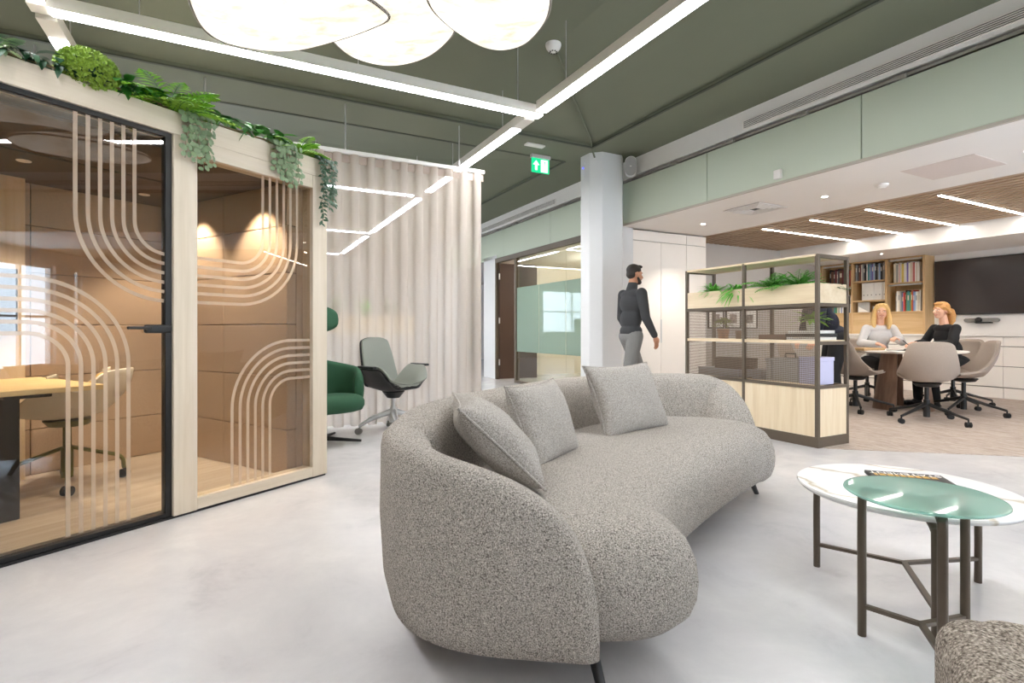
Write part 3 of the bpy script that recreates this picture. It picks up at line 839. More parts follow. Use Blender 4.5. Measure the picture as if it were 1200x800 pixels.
# bucket chair: moulded shell, star base, casters
def bucket(name, label, cat, loc, rz, shellmat, seatmat, basemat, cast='black_rubber', back=.80, seat=.45, w=.30, n_legs=4, star=.30, arch=False, group=None, arms=False, rot=0, low_arm=.24):
    """local +x is the way the sitter faces"""
    o = thing(name, label, cat, loc, rz, group)
    def surf(off, thick, topdrop=0):
        def fn(u, v):
            # u 0..1 front edge of the seat -> top of back; v -1..1 across
            v = v*2-1
            s = u
            if s < .45:
                t = s/.45; x = .24-.40*t; z = seat-.035*math.sin(t*math.pi*.9)+.0
            else:
                t = (s-.45)/.55; x = -.16-.11*math.sin(min(1, t*1.25)*math.pi/2)-.05*t; z = seat-.0108+(back-seat)*(t**1.15)
            if s < .45: ww = w*(.78+.22*min(1, (s/.45)*1.4))
            else:
                t = (s-.45)/.55; ww = w*(1-.30*t**1.5)
            y = ww*v
            # sides curl up into low arms near the back of the seat
            curl = math.exp(-((s-.40)/.24)**2)*low_arm
            z += curl*abs(v)**3
            if s > .45:
                t = (s-.45)/.55
                x += .13*(abs(v)**2.2)*(1-.55*t)
                z -= .035*abs(v)**5*t**4
            else:
                z += .02*abs(v)**2
            return Vector((x, y, z))
        return fn
    f = surf(0, 0)
    N, M_ = 22, 16
    def shell(o0, o1, lo=0., hi=1., vin=1.0):
        mb = MB(); P = [[None]*(M_+1) for _ in range(N+1)]; Q = [[None]*(M_+1) for _ in range(N+1)]
        for i in range(N+1):
            for j in range(M_+1):
                u = lo+(hi-lo)*i/N; v = .5+(j/M_-.5)*vin
                p = f(u, v); e = 1e-3
                du = f(min(u+e, 1), v)-f(max(u-e, 0), v); dv = f(u, min(v+e, 1))-f(u, max(v-e, 0))
                n = du.cross(dv).normalized()
                P[i][j] = p+n*o0; Q[i][j] = p+n*o1
        b = len(mb.v)
        for A in (P, Q):
            for r in A: mb.v.extend(r)
        W = M_+1; S = (N+1)*W
        for i in range(N):
            for j in range(M_):
                a = i*W+j
                mb.f.append((a, a+W, a+W+1, a+1)); mb.f.append((S+a, S+a+1, S+a+W+1, S+a+W))
        for i in range(N):
            a = i*W; mb.f.append((a, S+a, S+a+W, a+W)); a = i*W+M_; mb.f.append((a, a+W, S+a+W, S+a))
        for j in range(M_):
            a = j; mb.f.append((a, a+1, S+a+1, S+a)); a = N*W+j; mb.f.append((a, S+a, S+a+1, a+1))
        return mb
    n0 = (f(.2, .5+.01)-f(.2, .5)).cross(f(.21, .5)-f(.2, .5))
    sgn = 1
    du = f(.21, .5)-f(.2, .5); dv = f(.2, .51)-f(.2, .5)
    if du.cross(dv).z < 0: sgn = -1
    shell(sgn*-.012, sgn*.006).build('shell', shellmat, o, smooth=True, sub=1)
    shell(sgn*.006, sgn*.030, .01, .985, .95).build('seat_pad', seatmat, o, smooth=True, sub=1)
    hub = MB().lathe([(0, seat-.10), (.10, seat-.085), (.13, seat-.05), (.12, seat-.045), (0, seat-.045)], (-.01, 0, 0), 20)
    hub.build('seat_mount', basemat, o, smooth=True)
    MB().cyl((0, 0, .06), (0, 0, seat-.08), .022).cyl((0, 0, .05), (0, 0, .24), .032).build('column', basemat, o, smooth=True)
    for k in range(n_legs):
        a = 2*math.pi*k/n_legs + rot
        c, s = math.cos(a), math.sin(a)
        if arch:
            pts = [(0.02*c, .02*s, .235), (star*.55*c, star*.55*s, .185), (star*.93*c, star*.93*s, .14), (star*c, star*s, .06)]
            lg = MB().tube(catmull(pts, 5), .012, 8)
        else:
            lg = MB().tube([(.02*c, .02*s, .19), (star*.5*c, star*.5*s, .135), (star*c, star*s, .082)], [.022, .017, .013], 8)
            lg.cyl((star*c, star*s, .085), (star*c, star*s, .045), .008)
        l = lg.build('leg', basemat, o, smooth=True)
        t = a+.9
        cs = MB()
        for q in (-.014, .014):
            ax = Vector((math.cos(t), math.sin(t), 0)); C0 = Vector((star*c, star*s, .028))
            cs.cyl(C0+ax*(q-.010), C0+ax*(q+.010), .028, n=16)
        cs.build('caster', cast, l, smooth=True)
    if arms:
        for s in (-1, 1):
            pts = [(-.13, s*.24, seat-.06), (-.10, s*.31, seat+.02), (-.02, s*.325, seat+.20), (.02, s*.325, seat+.215), (.2, s*.325, seat+.205)]
            MB().tube(catmull(pts, 5), .011, 8).build('armrest', 'black_metal', o, smooth=True)
    return o
bucket('pod_chair', 'cream bucket chair with mustard inside and olive castor base inside the pod', 'chair', Vector((-2.79, 3.345, .032)), rad(195), 'chair_shell_white', 'chair_mustard', 'olive_metal', back=.74, seat=.46, w=.33, star=.29, arch=True, rot=rad(25), low_arm=.27)
# ------------------------------------------------------------------ curved sofa
def sofa():
    o = thing('curved_sofa', 'grey boucle curved sofa with wraparound back on dark splayed legs', 'sofa', (0.5, 2.5, 0))
    base = Vector((.5, 2.5, 0))
    O = [(-.435, 1.80), (-.385, 2.2), (-.13, 2.72), (.33, 3.36), (.86, 3.70), (1.27, 3.68)]
    Fr = [(.53, 1.75), (.605, 1.95), (.725, 2.14), (.95, 2.43), (1.21, 2.74), (1.42, 2.98)]
    Oc = catmull([(x, y, 0) for x, y in O], 10); Fc = catmull([(x, y, 0) for x, y in Fr], 10)
    K = len(Oc); Mc = [(a+b)/2 for a, b in zip(Oc, Fc)]
    N_o = lambda n: 3.6 if n < 2.2 else n
    def cap(M0, A, E, n, N, rev=False):
        out = []
        for i in range(N+1):
            ph = math.pi*i/N; c = math.cos(ph); s = math.sin(ph)
            m_ = n if c > 0 else N_o(n)
            out.append(M0 + A*(math.copysign(abs(c)**(2/m_), c)) + E*(abs(s)**(2/m_)))
        return out
    near = cap(Mc[0], Fc[0]-Mc[0], Vector((.13, -.405, 0)), 2.1, 30)      # from F0 round to O0
    far = cap(Mc[-1], Oc[-1]-Mc[-1], Vector((.16, .05, 0)), 2.4, 24)       # from On round to Fn
    # seat pad: outline from F end back to F0, round near cap, along O, round far cap
    outl = []; tgt = []; wgt = []
    for i in range(K-1, 0, -1): outl.append(Fc[i]); tgt.append(Mc[i]); wgt.append(0)
    for i, p in enumerate(near): outl.append(p); tgt.append(Mc[0]+Vector((.05, -.12, 0))*math.sin(math.pi*i/30)); wgt.append(min(1, max(0, (i-5)/6)))
    for i in range(1, K): outl.append(Oc[i]); tgt.append(Mc[i]); wgt.append(1)
    for i, p in enumerate(far[1:-1]): outl.append(p); tgt.append(Mc[-1]); wgt.append(min(1, max(0, (16-i)/6)))
    def ring(d, z):
        r = []
        for p, t, w in zip(outl, tgt, wgt):
            L = (p-t).length; dd = d + .07*w
            k = max(0, 1-dd/L)
            q = t + (p-t)*k - base; q.z = z; r.append(q)
        return r
    prof = [(.30, .125), (.14, .122), (.06, .135), (.02, .17), (.0, .22), (-.005, .27), (.0, .32), (.022, .37), (.06, .408), (.12, .432), (.20, .443), (.30, .447)]
    MB().loops([ring(d, z) for d, z in prof]).build('seat', 'boucle_grey', o, smooth=True, angle=60)
    # back shell path
    path = []
    st = 14
    for i in range(st, 31): path.append(near[i])
    for i in range(1, K): path.append(Oc[i])
    for i in range(1, 15): path.append(far[i])
    fine = catmull(path, 4)
    L = [0]
    for i in range(1, len(fine)): L.append(L[-1]+(fine[i]-fine[i-1]).length)
    T = L[-1]
    # resample: dense near both ends
    def at(s):
        s = min(max(s, 0), T)
        for i in range(1, len(L)):
            if L[i] >= s:
                t = (s-L[i-1])/max(1e-6, L[i]-L[i-1]); return fine[i-1].lerp(fine[i], t)
        return fine[-1]
    S = []
    N = 90
    r0, r1 = .74, .62
    for i in range(31): a = i/30*math.pi/2; S.append(r0*(1-math.cos(a)))
    m = 44
    for i in range(1, m): S.append(r0+(T-r0-r1)*i/m)
    for i in range(31): a = i/30*math.pi/2; S.append(T-r1*(1-math.sin(a)))
    S = sorted(set(round(s, 5) for s in S))
    H0 = .705; rings = []
    for s in S:
        e = 1e-2
        p = at(s); d = (at(s+e)-at(s-e)).normalized(); n = Vector((-d.y, d.x, 0))
        H = H0 - .045*math.exp(-((s-.5)/.55)**2); h = H
        if s < r0: x = 1-s/r0; h = .12+(H-.12)*max(0, 1-x**2.8)**(1/2.8)
        if s > T-r1: x = (s-(T-r1))/r1; h = .12+(H-.12)*max(0, 1-x**2.3)**(1/2.3)
        h = max(h, .13)
        ed = min(1, min(s, T-s)/.06); k = .12+.88*math.sqrt(max(0, 1-(1-ed)**2))
        mid = min(1, max(0, (s-.55)/.8)); fat = 1+.5*mid       # thin at the near wing, padded along the back
        sec = [(-.12*fat, 0), (-.05, .0), (-.015, .04), (0, .15), (.012, .5), (.008, .90), (.001, .965), (-.014, .993), (-.035, 1), (-.07*fat, .995), (-.10*fat, .975), (-.125*fat, .92), (-.145*fat, .80), (-.165*fat, .6), (-.18*fat, .4), (-.19*fat, .1)]
        rings.append([p + n*(-.06*fat+(a+.06*fat)*k) + Vector((0, 0, .12+b*(h-.12))) - base for a, b in sec])
    MB().loops(rings).build('backrest', 'boucle_grey', o, smooth=True, angle=75)
    for (x, y), (tx, ty) in (((-.30, 1.80), (-.22, 1.86)), ((.25, 1.47), (.22, 1.58)), ((1.50, 3.27), (1.42, 3.20)), ((.62, 3.52), (.66, 3.42)), ((.70, 2.55), (.64, 2.62))):
        b = Vector((x, y, 0))-base; t = Vector((tx, ty, .13))-base
        MB().tube([b, t], [.014, .019], 12).build('leg', 'black_metal', o, smooth=True)
    MB().box(-.916, -.900, -.62, -.616, .33, .375).build('side_tag', 'black_plastic', o)
    return o
sofa()
def cushion(label, c, xdir, up, w, h, t=.085):
    x = Vector(xdir).normalized(); n = x.cross(Vector(up)).normalized(); u = n.cross(x)
    M = Matrix((x, u, n)).transposed()
    o = thing('throw_cushion', label, 'cushion', c, 0, 'cushions on the curved sofa')
    mb = MB()
    seed = random.random()*9
    def fn(sg):
        def g(a, b):
            a = a*2-1; b = b*2-1
            px = w/2*a*(1-.10*(1-b*b)*abs(a)**3) ; py = h/2*b*(1-.10*(1-a*a)*abs(b)**3)
            z = sg*t*max(0, (1-a**2)*(1-b**2))**.42*(1+.08*math.sin(5*a+seed)*math.cos(4*b+seed))
            return M @ Vector((px, py, z))
        return g
    N = 26
    mb.grid(fn(1), N, N); k = len(mb.f); mb.grid(fn(-1), N, N)
    mb.f = mb.f[:k] + [tuple(reversed(f)) for f in mb.f[k:]]
    ob = mb.build('cover', 'boucle_cushion', o, smooth=True, angle=80)
    wd = ob.modifiers.new('w', 'WELD'); wd.merge_threshold = .0005
    pip = []
    for a, b in [(-1, -1), (1, -1), (1, 1), (-1, 1)]:
        pass
    edge = []
    for k in range(4*16):
        s, i = divmod(k, 16); q = -1+2*i/16
        a, b = [(q, -1), (1, q), (-q, 1), (-1, -q)][s]
        edge.append(M @ Vector((w/2*a*(1-.10*(1-b*b)*abs(a)**3), h/2*b*(1-.10*(1-a*a)*abs(b)**3), 0)))
    MB().tube(edge+[edge[0]], .005, 6).build('seam', 'boucle_cushion', o, smooth=True)
    return o
cushion('big square grey cushion standing against the far part of the sofa back', (.66, 3.04, .61), (.57, .48, 0), (-.26, .29, .92), .58, .42)
cushion('middle grey cushion of the three, standing on the sofa between the other two', (.145, 2.42, .585), (.25, .43, 0), (-.33, .16, .92), .46, .38)
cushion('nearest grey cushion tucked into the near corner of the sofa', (-.065, 1.98, .605), (-.15, 1, 0), (-.34, .02, .32), .45, .40, .09)

# ------------------------------------------------------------------ coffee tables
def coffee(name, label, c, r, z, mat, legs, leg_z, thick, edge_mat=None, rl=.013):
    o = thing(name, label, 'coffee table', (c[0], c[1], 0))
    MB().lathe([(0, z-thick), (r-.012, z-thick), (r-.003, z-thick*.6), (r, z-thick*.35), (r-.0015, z-.001), (r-.004, z), (r-.008, z), (r-.03, z), (0, z)], n=72).build('tabletop', mat, o, smooth=True, angle=25)
    C0 = Vector((0, 0, 0)); yt = MB(); yb = MB()
    for x, y in legs:
        p = Vector((x-c[0], y-c[1], 0)); zt = z-thick-.006
        MB().tube(catmull([p, p+Vector((0, 0, zt-.05)), p*.97+Vector((0, 0, zt-.015)), p*.85+Vector((0, 0, zt))], 4), rl, 12).build('leg', 'bronze_metal', o, smooth=True)
        yt.bar(p*.9+Vector((0, 0, zt)), Vector((0, 0, zt)), .014, .010)
        yb.bar(p+Vector((0, 0, leg_z)), Vector((0, 0, leg_z)), .018, .012)
    yt.build('top_brace', 'bronze_metal', o); yb.build('stretcher', 'bronze_metal', o)
    return o
coffee('coffee_table', 'larger round white marble coffee table with bronze legs', (1.53, 2.08), .37, .39, 'marble', [(1.293, 2.262), (1.852, 2.119), (1.375, 1.730)], .094, .022)
coffee('coffee_table', 'smaller, taller round coffee table with frosted teal glass top', (1.257, 1.637), .205, .50, 'glass_teal', [(1.149, 1.751), (1.430, 1.683), (1.195, 1.480)], .098, .012)
o = thing('magazine', 'black magazine with white and gold lettering on the marble table', 'magazine', (1.60, 2.14, .392), 0)
ang = -.33
Mz = Matrix.Rotation(ang, 3, 'Z')
mb = MB().obox((0, 0, .007), (.27, .20, .012), Mz); mb.build('cover', 'black_plastic', o, bevel=.001)
MB().obox((0, 0, .007), (.264, .2015, .008), Mz).build('pages', 'paper', o)
Mt = Matrix.Translation((0, 0, .0135)) @ Matrix.Rotation(ang+math.pi, 4, 'Z')
text_mesh('title_lettering', 'STATEMENT', 'paper', o, .046, Mt @ Matrix.Translation((0, -.071, 0)))
mb = MB(); rr = random.Random(3); x = -.115
while x < .105:
    w = rr.choice([.012, .018, .022]); mb.obox(Mz @ Vector((x+w/2, .038, 0)) + Vector((0, 0, .0132)), (w, .03, .0008), Mz); x += w+.006
mb.build('gold_lettering', 'gold', o)
tag(MB().obox((0, 0, .004), (.30, .21, .008), Matrix.Rotation(.12, 3, 'Z')).build('magazine', 'black_plastic', loc=(1.40, 2.145, .392-.0), bevel=.001), 'second black magazine mostly hidden under the first, on the marble table', 'magazine') if False else None

# boucle armchair, mostly outside the frame at lower right
def armchair():
    o = thing('boucle_armchair', 'brown grey boucle armchair cut off at the lower right corner', 'armchair', (1.05, .60, 0), rad(-28))
    def rbox(x0, x1, y0, y1, z0, z1, r, name, mat):
        rings = []
        cx, cy = (x0+x1)/2, (y0+y1)/2
        def rr(ins, z):
            pts = []; hx_, hy_ = (x1-x0)/2-ins, (y1-y0)/2-ins; rad_ = max(.02, r*1.2-ins)
            for q, (sx, sy) in enumerate([(1, 1), (-1, 1), (-1, -1), (1, -1)]):
                for k in range(9):
                    a = math.pi/2*q+math.pi/2*k/8
                    pts.append((cx+sx*(hx_-rad_)+rad_*math.cos(a), cy+sy*(hy_-rad_)+rad_*math.sin(a), z))
            return pts
        for k in range(7): a = k/6*math.pi/2; rings.append(rr(r*(1-math.sin(a)), z0+r*(1-math.cos(a))))
        for k in range(7): a = k/6*math.pi/2; rings.append(rr(r*(1-math.cos(a)), z1-r*(1-math.sin(a))))
        return MB().loops(rings).build(name, mat, o, smooth=True, angle=60)
    rbox(-.36, .36, -.30, .34, .10, .34, .06, 'seat', 'boucle_chair')
    rbox(-.36, .36, .20, .40, .10, .435, .07, 'backrest', 'boucle_chair')
    rbox(-.40, -.24, -.30, .38, .10, .43, .06, 'arm', 'boucle_chair')
    rbox(.24, .40, -.30, .38, .10, .43, .06, 'arm', 'boucle_chair')
    for x in (-.3, .3):
        for y in (-.22, .30): MB().cyl((x*1.05, y*1.05, 0), (x, y, .12), .013, .02).build('leg', 'black_metal', o, smooth=True)
armchair()

# ------------------------------------------------------------------ sheer curtain and its track
QC = 5.64
o = thing('sheer_curtain', 'beige sheer pleated curtain hanging across the room behind the lounge chairs', 'curtain', R(2.56, QC, 0), TH)
W = 4.2
def cf(u, v):
    x = -W*u; z = .02 + (2.80-.02)*v
    ph = 2*math.pi*x/.172
    k = .060 + .010*math.sin(x*2.3) + .01*(1-v)*math.sin(x*5.1+1)
    return (x + .022*math.sin(2*ph)*(1-.3*v) + .012*(1-v)*math.sin(x*3), k*math.cos(ph), z)
MB().grid(cf, 620, 14).build('cloth', 'sheer', o, smooth=True, angle=180)
def hf(u, v):
    x = -W*u; z = 2.72 + .085*v; ph = 2*math.pi*x/.172
    return (x + .022*math.sin(2*ph)*.7, (.060+.010*math.sin(x*2.3))*math.cos(ph)+.002, z)
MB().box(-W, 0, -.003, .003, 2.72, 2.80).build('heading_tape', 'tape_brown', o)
o = thing('curtain_track', 'white curtain track hung from the ceiling on thin rods', 'curtain track', R(2.56, QC, 2.81), TH)
MB().box(-W-.05, .012, -.02, .02, 0, .04).build('rail', 'white_paint', o, bevel=.003)
m = MB()
for x in (-.30, -1.55, -2.8, -4.0): m.cyl((x, 0, .04), (x, 0, 3.33-2.81 if x > -1 else 3.33-2.81), .008, n=8)
m.build('hanging_rod', 'alu', o, smooth=True)

# ------------------------------------------------------------------ green high-back lounge chair behind the pod
def green_chair():
    o = thing('lounge_chair', 'dark green lounge chair with separate headrest on a black star base beside the pod', 'lounge chair', (-1.71, 4.78, 0), rad(-48))
    # seat bucket with arms that sweep round: a thick U extruded in height
    def u_path(off):
        pts = []
        for i in range(25):
            a = rad(-128+256*i/24); k = .36+off
            pts.append((-(k*math.cos(a))*0.95+.02, k*1.0*math.sin(a)))
        return pts
    rings = []
    outp, inp = u_path(0), u_path(-.085)
    P = [Vector((x, y, 0)) for x, y in outp]; Q = [Vector((x, y, 0)) for x, y in inp]
    for i in range(25):
        t = abs(i-12)/12
        h = .66+.10*(1-t)**2 - .12*max(0, t-.75)*4*.5
        z0 = .30+.02*t
        p, q = P[i], Q[i]; d = (p-q).normalized()*.012
        rings.append([p.lerp(q, .3)+Vector((0, 0, z0)), p+Vector((0, 0, z0+.05)), p+d+Vector((0, 0, (z0+h)/2)), p+Vector((0, 0, h-.04)), p.lerp(q, .3)+Vector((0, 0, h)), p.lerp(q, .7)+Vector((0, 0, h)), q+Vector((0, 0, h-.04)), q+Vector((0, 0, (z0+h)/2)), q+Vector((0, 0, z0+.02))])
    MB().loops(rings).build('shell', 'chair_green', o, smooth=True, angle=80, sub=1)
    rings = []
    for d, z in ((.08, .27), (.02, .29), (0, .33), (0, .37), (.02, .405), (.07, .425), (.15, .43)):
        r = []
        for i in range(32):
            a = 2*math.pi*i/32; c, s = math.cos(a), math.sin(a)
            r.append((.06+(.36-d)*math.copysign(abs(c)**.75, c), (.315-d)*math.copysign(abs(s)**.75, s), z+.02*c))
        rings.append(r)
    MB().loops(rings).build('seat', 'chair_green', o, smooth=True, angle=80)
    # back and headrest
    def pad(cx, cz, w, h, t, tilt, name):
        mb = MB(); rings = []
        for k in range(9):
            f = -1+2*k/8
            r = []
            for i in range(28):
                a = 2*math.pi*i/28; c, s = math.cos(a), math.sin(a)
                sc = math.sqrt(max(.02, 1-f*f*.9))
                y = w*math.copysign(abs(c)**.7, c)*(.75+.25*sc); z = h*math.copysign(abs(s)**.7, s)*(.75+.25*sc)
                x = t*f+.10*(y/w)**2*w*1.2
                r.append(Vector((cx+x+tilt*z, y, cz+z)))
            rings.append(r)
        return mb.loops(rings).build(name, 'chair_green', o, smooth=True, angle=80)
    pad(-.36, .78, .12, .28, .04, -.25, 'backrest')
    pad(-.38, 1.11, .31, .135, .065, -.12, 'headrest')
    MB().cyl((0, 0, .03), (0, 0, .3), .028).lathe([(0, .22), (.12, .26), (.14, .30), (0, .30)]).build('column', 'black_metal', o, smooth=True)
    for k in range(4):
        a = rad(45+90*k+3)
        MB().tube([(0, 0, .035), (.36*math.cos(a), .36*math.sin(a), .014)], [.022, .011], 8).build('leg', 'black_metal', o, smooth=True)
green_chair()

# ------------------------------------------------------------------ grey and black conference chair by the curtain
def grey_chair():
    o = thing('office_chair', 'grey upholstered chair with black outer shell and white castor base by the curtain', 'chair', (-1.165, 5.24, 0.001), rad(-40))
    def seat_f(u, v):
        v = v*2-1
        x = .25-.47*u; y = v*(.22+.05*u)
        arm = max(0, abs(v)-.55)/.45
        along = math.exp(-((u-.5)/.46)**6)
        z = .46-.03*math.sin(u*math.pi) + .215*min(1, arm*1.15)**.9*along
        y += math.copysign(.055*arm*along, v)
        return Vector((x, y, z))
    def thick(f, a, b, nu, nv, name, mat, lo=(0, 0), hi=(1, 1)):
        mb = MB()
        def off(k):
            def g(u, v):
                u = lo[0]+(hi[0]-lo[0])*u; v = lo[1]+(hi[1]-lo[1])*v
                e = 1e-3; du = f(min(u+e, 1), v)-f(max(u-e, 0), v); dv = f(u, min(1, v+e))-f(u, max(0, v-e))
                n = dv.cross(du).normalized()
                return f(u, v)+n*k
            return g
        ga, gb = off(a), off(b)
        ring = []
        for i in range(nu+1):
            u = i/nu
            ring.append([ga(u, j/nv) for j in range(nv+1)] + [gb(u, 1-j/nv) for j in range(nv+1)])
        return mb.loops(ring).build(name, mat, o, smooth=True, angle=70, sub=1)
    thick(seat_f, -.022, -.004, 14, 18, 'shell', 'black_plastic')
    thick(seat_f, -.004, .022, 14, 18, 'seat', 'chair_grey', (.0, .02), (1, .98))
    def back_f(u, v):
        v = v*2-1
        w = .205*(1-.22*u**3)
        x = -.205-.14*u+.05*v*v*(1-.4*u); z = .44+.50*u-.03*u*abs(v)**4
        return Vector((x, w*v, z))
    thick(back_f, -.022, -.006, 14, 12, 'back_shell', 'black_plastic')
    thick(back_f, -.006, .022, 14, 12, 'backrest', 'chair_grey', (.02, .02), (.99, .98))
    for s in (-1, 1):
        MB().obox((.015, s*.318, .652), (.25, .05, .024)).build('arm_cap', 'black_plastic', o, bevel=.01, seg=3)
    MB().lathe([(0, .33), (.06, .34), (.11, .40), (.10, .43), (0, .43)]).build('seat_mount', 'black_plastic', o, smooth=True)
    MB().cyl((0, 0, .2), (0, 0, .36), .022).lathe([(0, .10), (.04, .10), (.045, .2), (.03, .25), (0, .25)]).build('column', 'alu', o, smooth=True)
    for k in range(4):
        a = rad(200-90*k+40); c, s = math.cos(a), math.sin(a)
        l = MB().tube([(.02*c, .02*s, .205), (.2*c, .2*s, .15), (.33*c, .33*s, .075)], [.03, .022, .016], 10).build('leg', 'alu', o, smooth=True)
        cs = MB(); t = a+1.0; ax = Vector((math.cos(t), math.sin(t), 0)); C0 = Vector((.33*c, .33*s, .03))
        cs.cyl(C0-ax*.022, C0-ax*.004, .03, n=16).cyl(C0+ax*.004, C0+ax*.022, .03, n=16)
        cs.build('caster', 'grille_grey', l, smooth=True)
grey_chair()

# ------------------------------------------------------------------ pendants: stretched-paper clouds with a wire rim
def pendant(label, outline, z, tilt, parent_z=3.5, dome=.10):
    pts = catmull([(x, y, 0) for x, y in outline], 6, True)
    n = len(pts); c = sum(pts, Vector())/n
    o = thing('cloud_pendant', label, 'pendant lamp', (c.x, c.y, z), 0, 'paper cloud pendants')
    rings = []
    for k in range(7):
        t = k/6
        s = math.cos(t*math.pi/2*.98)
        rings.append([((p.x-c.x)*s, (p.y-c.y)*s, -dome*math.sin(t*math.pi/2) + tilt[0]*(p.x-c.x)*s + tilt[1]*(p.y-c.y)*s) for p in pts])
    MB().loops(rings, cap0=False).build('shade', 'pendant_paper', o, smooth=True, angle=80)
    rings = []
    for k in range(7):
        t = k/6; s = math.cos(t*math.pi/2*.98)
        rings.append([((p.x-c.x)*s, (p.y-c.y)*s, .06*math.sin(t*math.pi/2)+.002 + tilt[0]*(p.x-c.x)*s + tilt[1]*(p.y-c.y)*s) for p in pts])
    MB().loops(rings[::-1], cap1=False).build('top_shade', 'pendant_paper', o, smooth=True, angle=80)
    rim = [((p.x-c.x), (p.y-c.y), tilt[0]*(p.x-c.x)+tilt[1]*(p.y-c.y)) for p in pts]
    MB().tube(rim+[rim[0]], .007, 6).build('rim_wire', 'carcass', o, smooth=True)
    MB().cyl((0, 0, .05), (0, 0, 3.55-z), .004, n=6).build('cord', 'white_paint', o, smooth=True)
    return o
def zpts(uv, z): return [((u-600)/625*((z-1)*625/(387-v)), (z-1)*625/(387-v)) for u, v in uv]
pendant('left pendant of the three, a paper cloud with a pointed right corner', zpts([(214, -30), (220, -5), (236, 30), (262, 48), (310, 58), (352, 57), (402, 44), (438, 31), (456, 20), (440, 4), (415, -14), (400, -60), (380, -140), (300, -150), (225, -90)], 2.36), 2.36, (0.0, 0.0), dome=.05)
pendant('middle pendant of the three, a round paper cloud', zpts([(388, 45), (410, 64), (440, 74), (468, 75), (500, 66), (524, 48), (534, 30), (530, 0), (500, -60), (420, -80), (370, -20), (375, 25)], 2.50), 2.50, (0, 0), dome=.05)
pendant('right pendant of the three, a wide round paper cloud', zpts([(500, -5), (510, 14), (535, 36), (565, 53), (590, 57), (615, 50), (635, 30), (644, 8), (643, -25), (620, -90), (540, -100), (490, -50)], 2.37), 2.37, (0, 0), dome=.05)
# ------------------------------------------------------------------ planter shelf (local x = depth away from the lounge, y = along)
SH_L, SH_D = 1.50, .44
sh = thing('planter_shelf', 'bronze framed room divider shelf with oak planter boxes, mesh panels and oak base', 'shelf unit', R(4.383, 2.808, 0), TH)
def sbox(name, mat, b, **k): return MB().box(*b).build(name, mat, sh, **k)
for y in (0, SH_L/2, SH_L):
    for x in (0, SH_D-.03):
        a, b = (y-.015, y+.015) if 0 < y < SH_L else ((0, .03) if y == 0 else (SH_L-.03, SH_L))
        sbox('post', 'shelf_metal', (x, x+.03, a, b, .09, 1.65), bevel=.002)
sbox('plinth', 'shelf_metal', (0, SH_D, 0, SH_L, 0, .09), bevel=.002)
for y0, y1 in ((.03, .735), (.765, 1.47)):
    sbox('base_cabinet', 'oak_warm_z', (.006, SH_D-.006, y0, y1, .09, .50), bevel=.002)
    sbox('planter_box', 'oak_warm_y', (.004, .022, y0, y1, 1.235, 1.405), bevel=.002)
    sbox('planter_box', 'oak_warm_y', (SH_D-.022, SH_D-.004, y0, y1, 1.235, 1.405), bevel=.002)
    sbox('planter_soil', 'soil', (.022, SH_D-.022, y0, y1, 1.235, 1.37))
    sbox('mesh_panel', 'perforated_metal', (.012, .015, y0, y1, .925, 1.225))
    sbox('mesh_panel', 'perforated_metal', (.012, .015, y0, y1, .525, .875))
for y in (.006, SH_L-.024):
    sbox('planter_end', 'oak_warm_y', (.022, SH_D-.022, y, y+.018, 1.235, 1.405), bevel=.002)
    sbox('base_end', 'oak_warm_z', (.03, SH_D-.03, y-.001, y+.019, .09, .50), bevel=.002)
sbox('shelf_board', 'oak_warm_y', (.002, SH_D-.002, .02, SH_L-.02, .885, .915), bevel=.002)
sbox('top_board', 'oak_warm_y', (.0, SH_D-.03, .02, SH_L-.02, 1.632, 1.652), bevel=.002)
m = MB()
for y in (0, SH_L-.03):
    for z0, z1 in ((1.62, 1.65), (1.205, 1.235), (.875, .905), (.50, .525)): m.box(.03, SH_D-.03, y, y+.03, z0, z1)
for x in (0, SH_D-.03):
    for z0, z1 in ((1.205, 1.235), (.50, .525)): m.box(x, x+.03, .03, SH_L-.03, z0, z1)
m.build('rail', 'shelf_metal', sh)
def onshelf(x, y, z): return R(4.383+x, 2.808+y, z)
def local_tag(mb, name, mat, loc, rz, label, cat, group=None, **k):
    return tag(mb.build(name, mat, loc=loc, rz=rz, **k), label, cat, group)
# things on the shelf
def pot(name, label, loc, r, h, mat):
    o = thing(name, label, 'plant', loc, 0)
    MB().lathe([(0, 0), (r*.8, 0), (r, h), (r*.9, h), (r*.85, h*.9), (0, h*.9)], n=20).build('pot', mat, o, smooth=True)
    return o
o = pot('potted_bush', 'small bushy plant in a terracotta pot behind the mesh of the planter shelf', onshelf(.2, 1.16, .915), .062, .10, 'terracotta')
m = MB(); rr = random.Random(2)
for k in range(260):
    d = Vector((rr.gauss(0, 1), rr.gauss(0, 1), abs(rr.gauss(0, .9)))).normalized()
    m.leaf(Vector((0, 0, .10))+Vector((d.x*.09, d.y*.09, d.z*.075+.02)), d, (0, 0, 1), .035, .016)
m.build('foliage', 'leaf_olive', o, smooth=True)
o = thing('cup', 'brown cup beside the terracotta pot on the planter shelf', 'cup', onshelf(.2, .97, .915))
MB().lathe([(0, 0), (.026, 0), (.03, .085), (.027, .085), (.024, .006), (0, .006)], n=20).build('body', 'rust', o, smooth=True)
o = pot('potted_succulent', 'broad leaved plant in a white pot on the shelf near the end post', onshelf(.2, .18, 1.00), .055, .085, 'white_warm')
m = MB()
for k in range(44):
    a = rr.uniform(0, 6.28); e = rr.uniform(.2, 1.1); d = Vector((math.cos(a)*math.cos(e), math.sin(a)*math.cos(e), math.sin(e)))
    m.leaf(Vector((0, 0, .08)), d, (0, 0, 1), rr.uniform(.10, .19), .05, .6, 4)
m.build('foliage', 'leaf_bright', o, smooth=True)
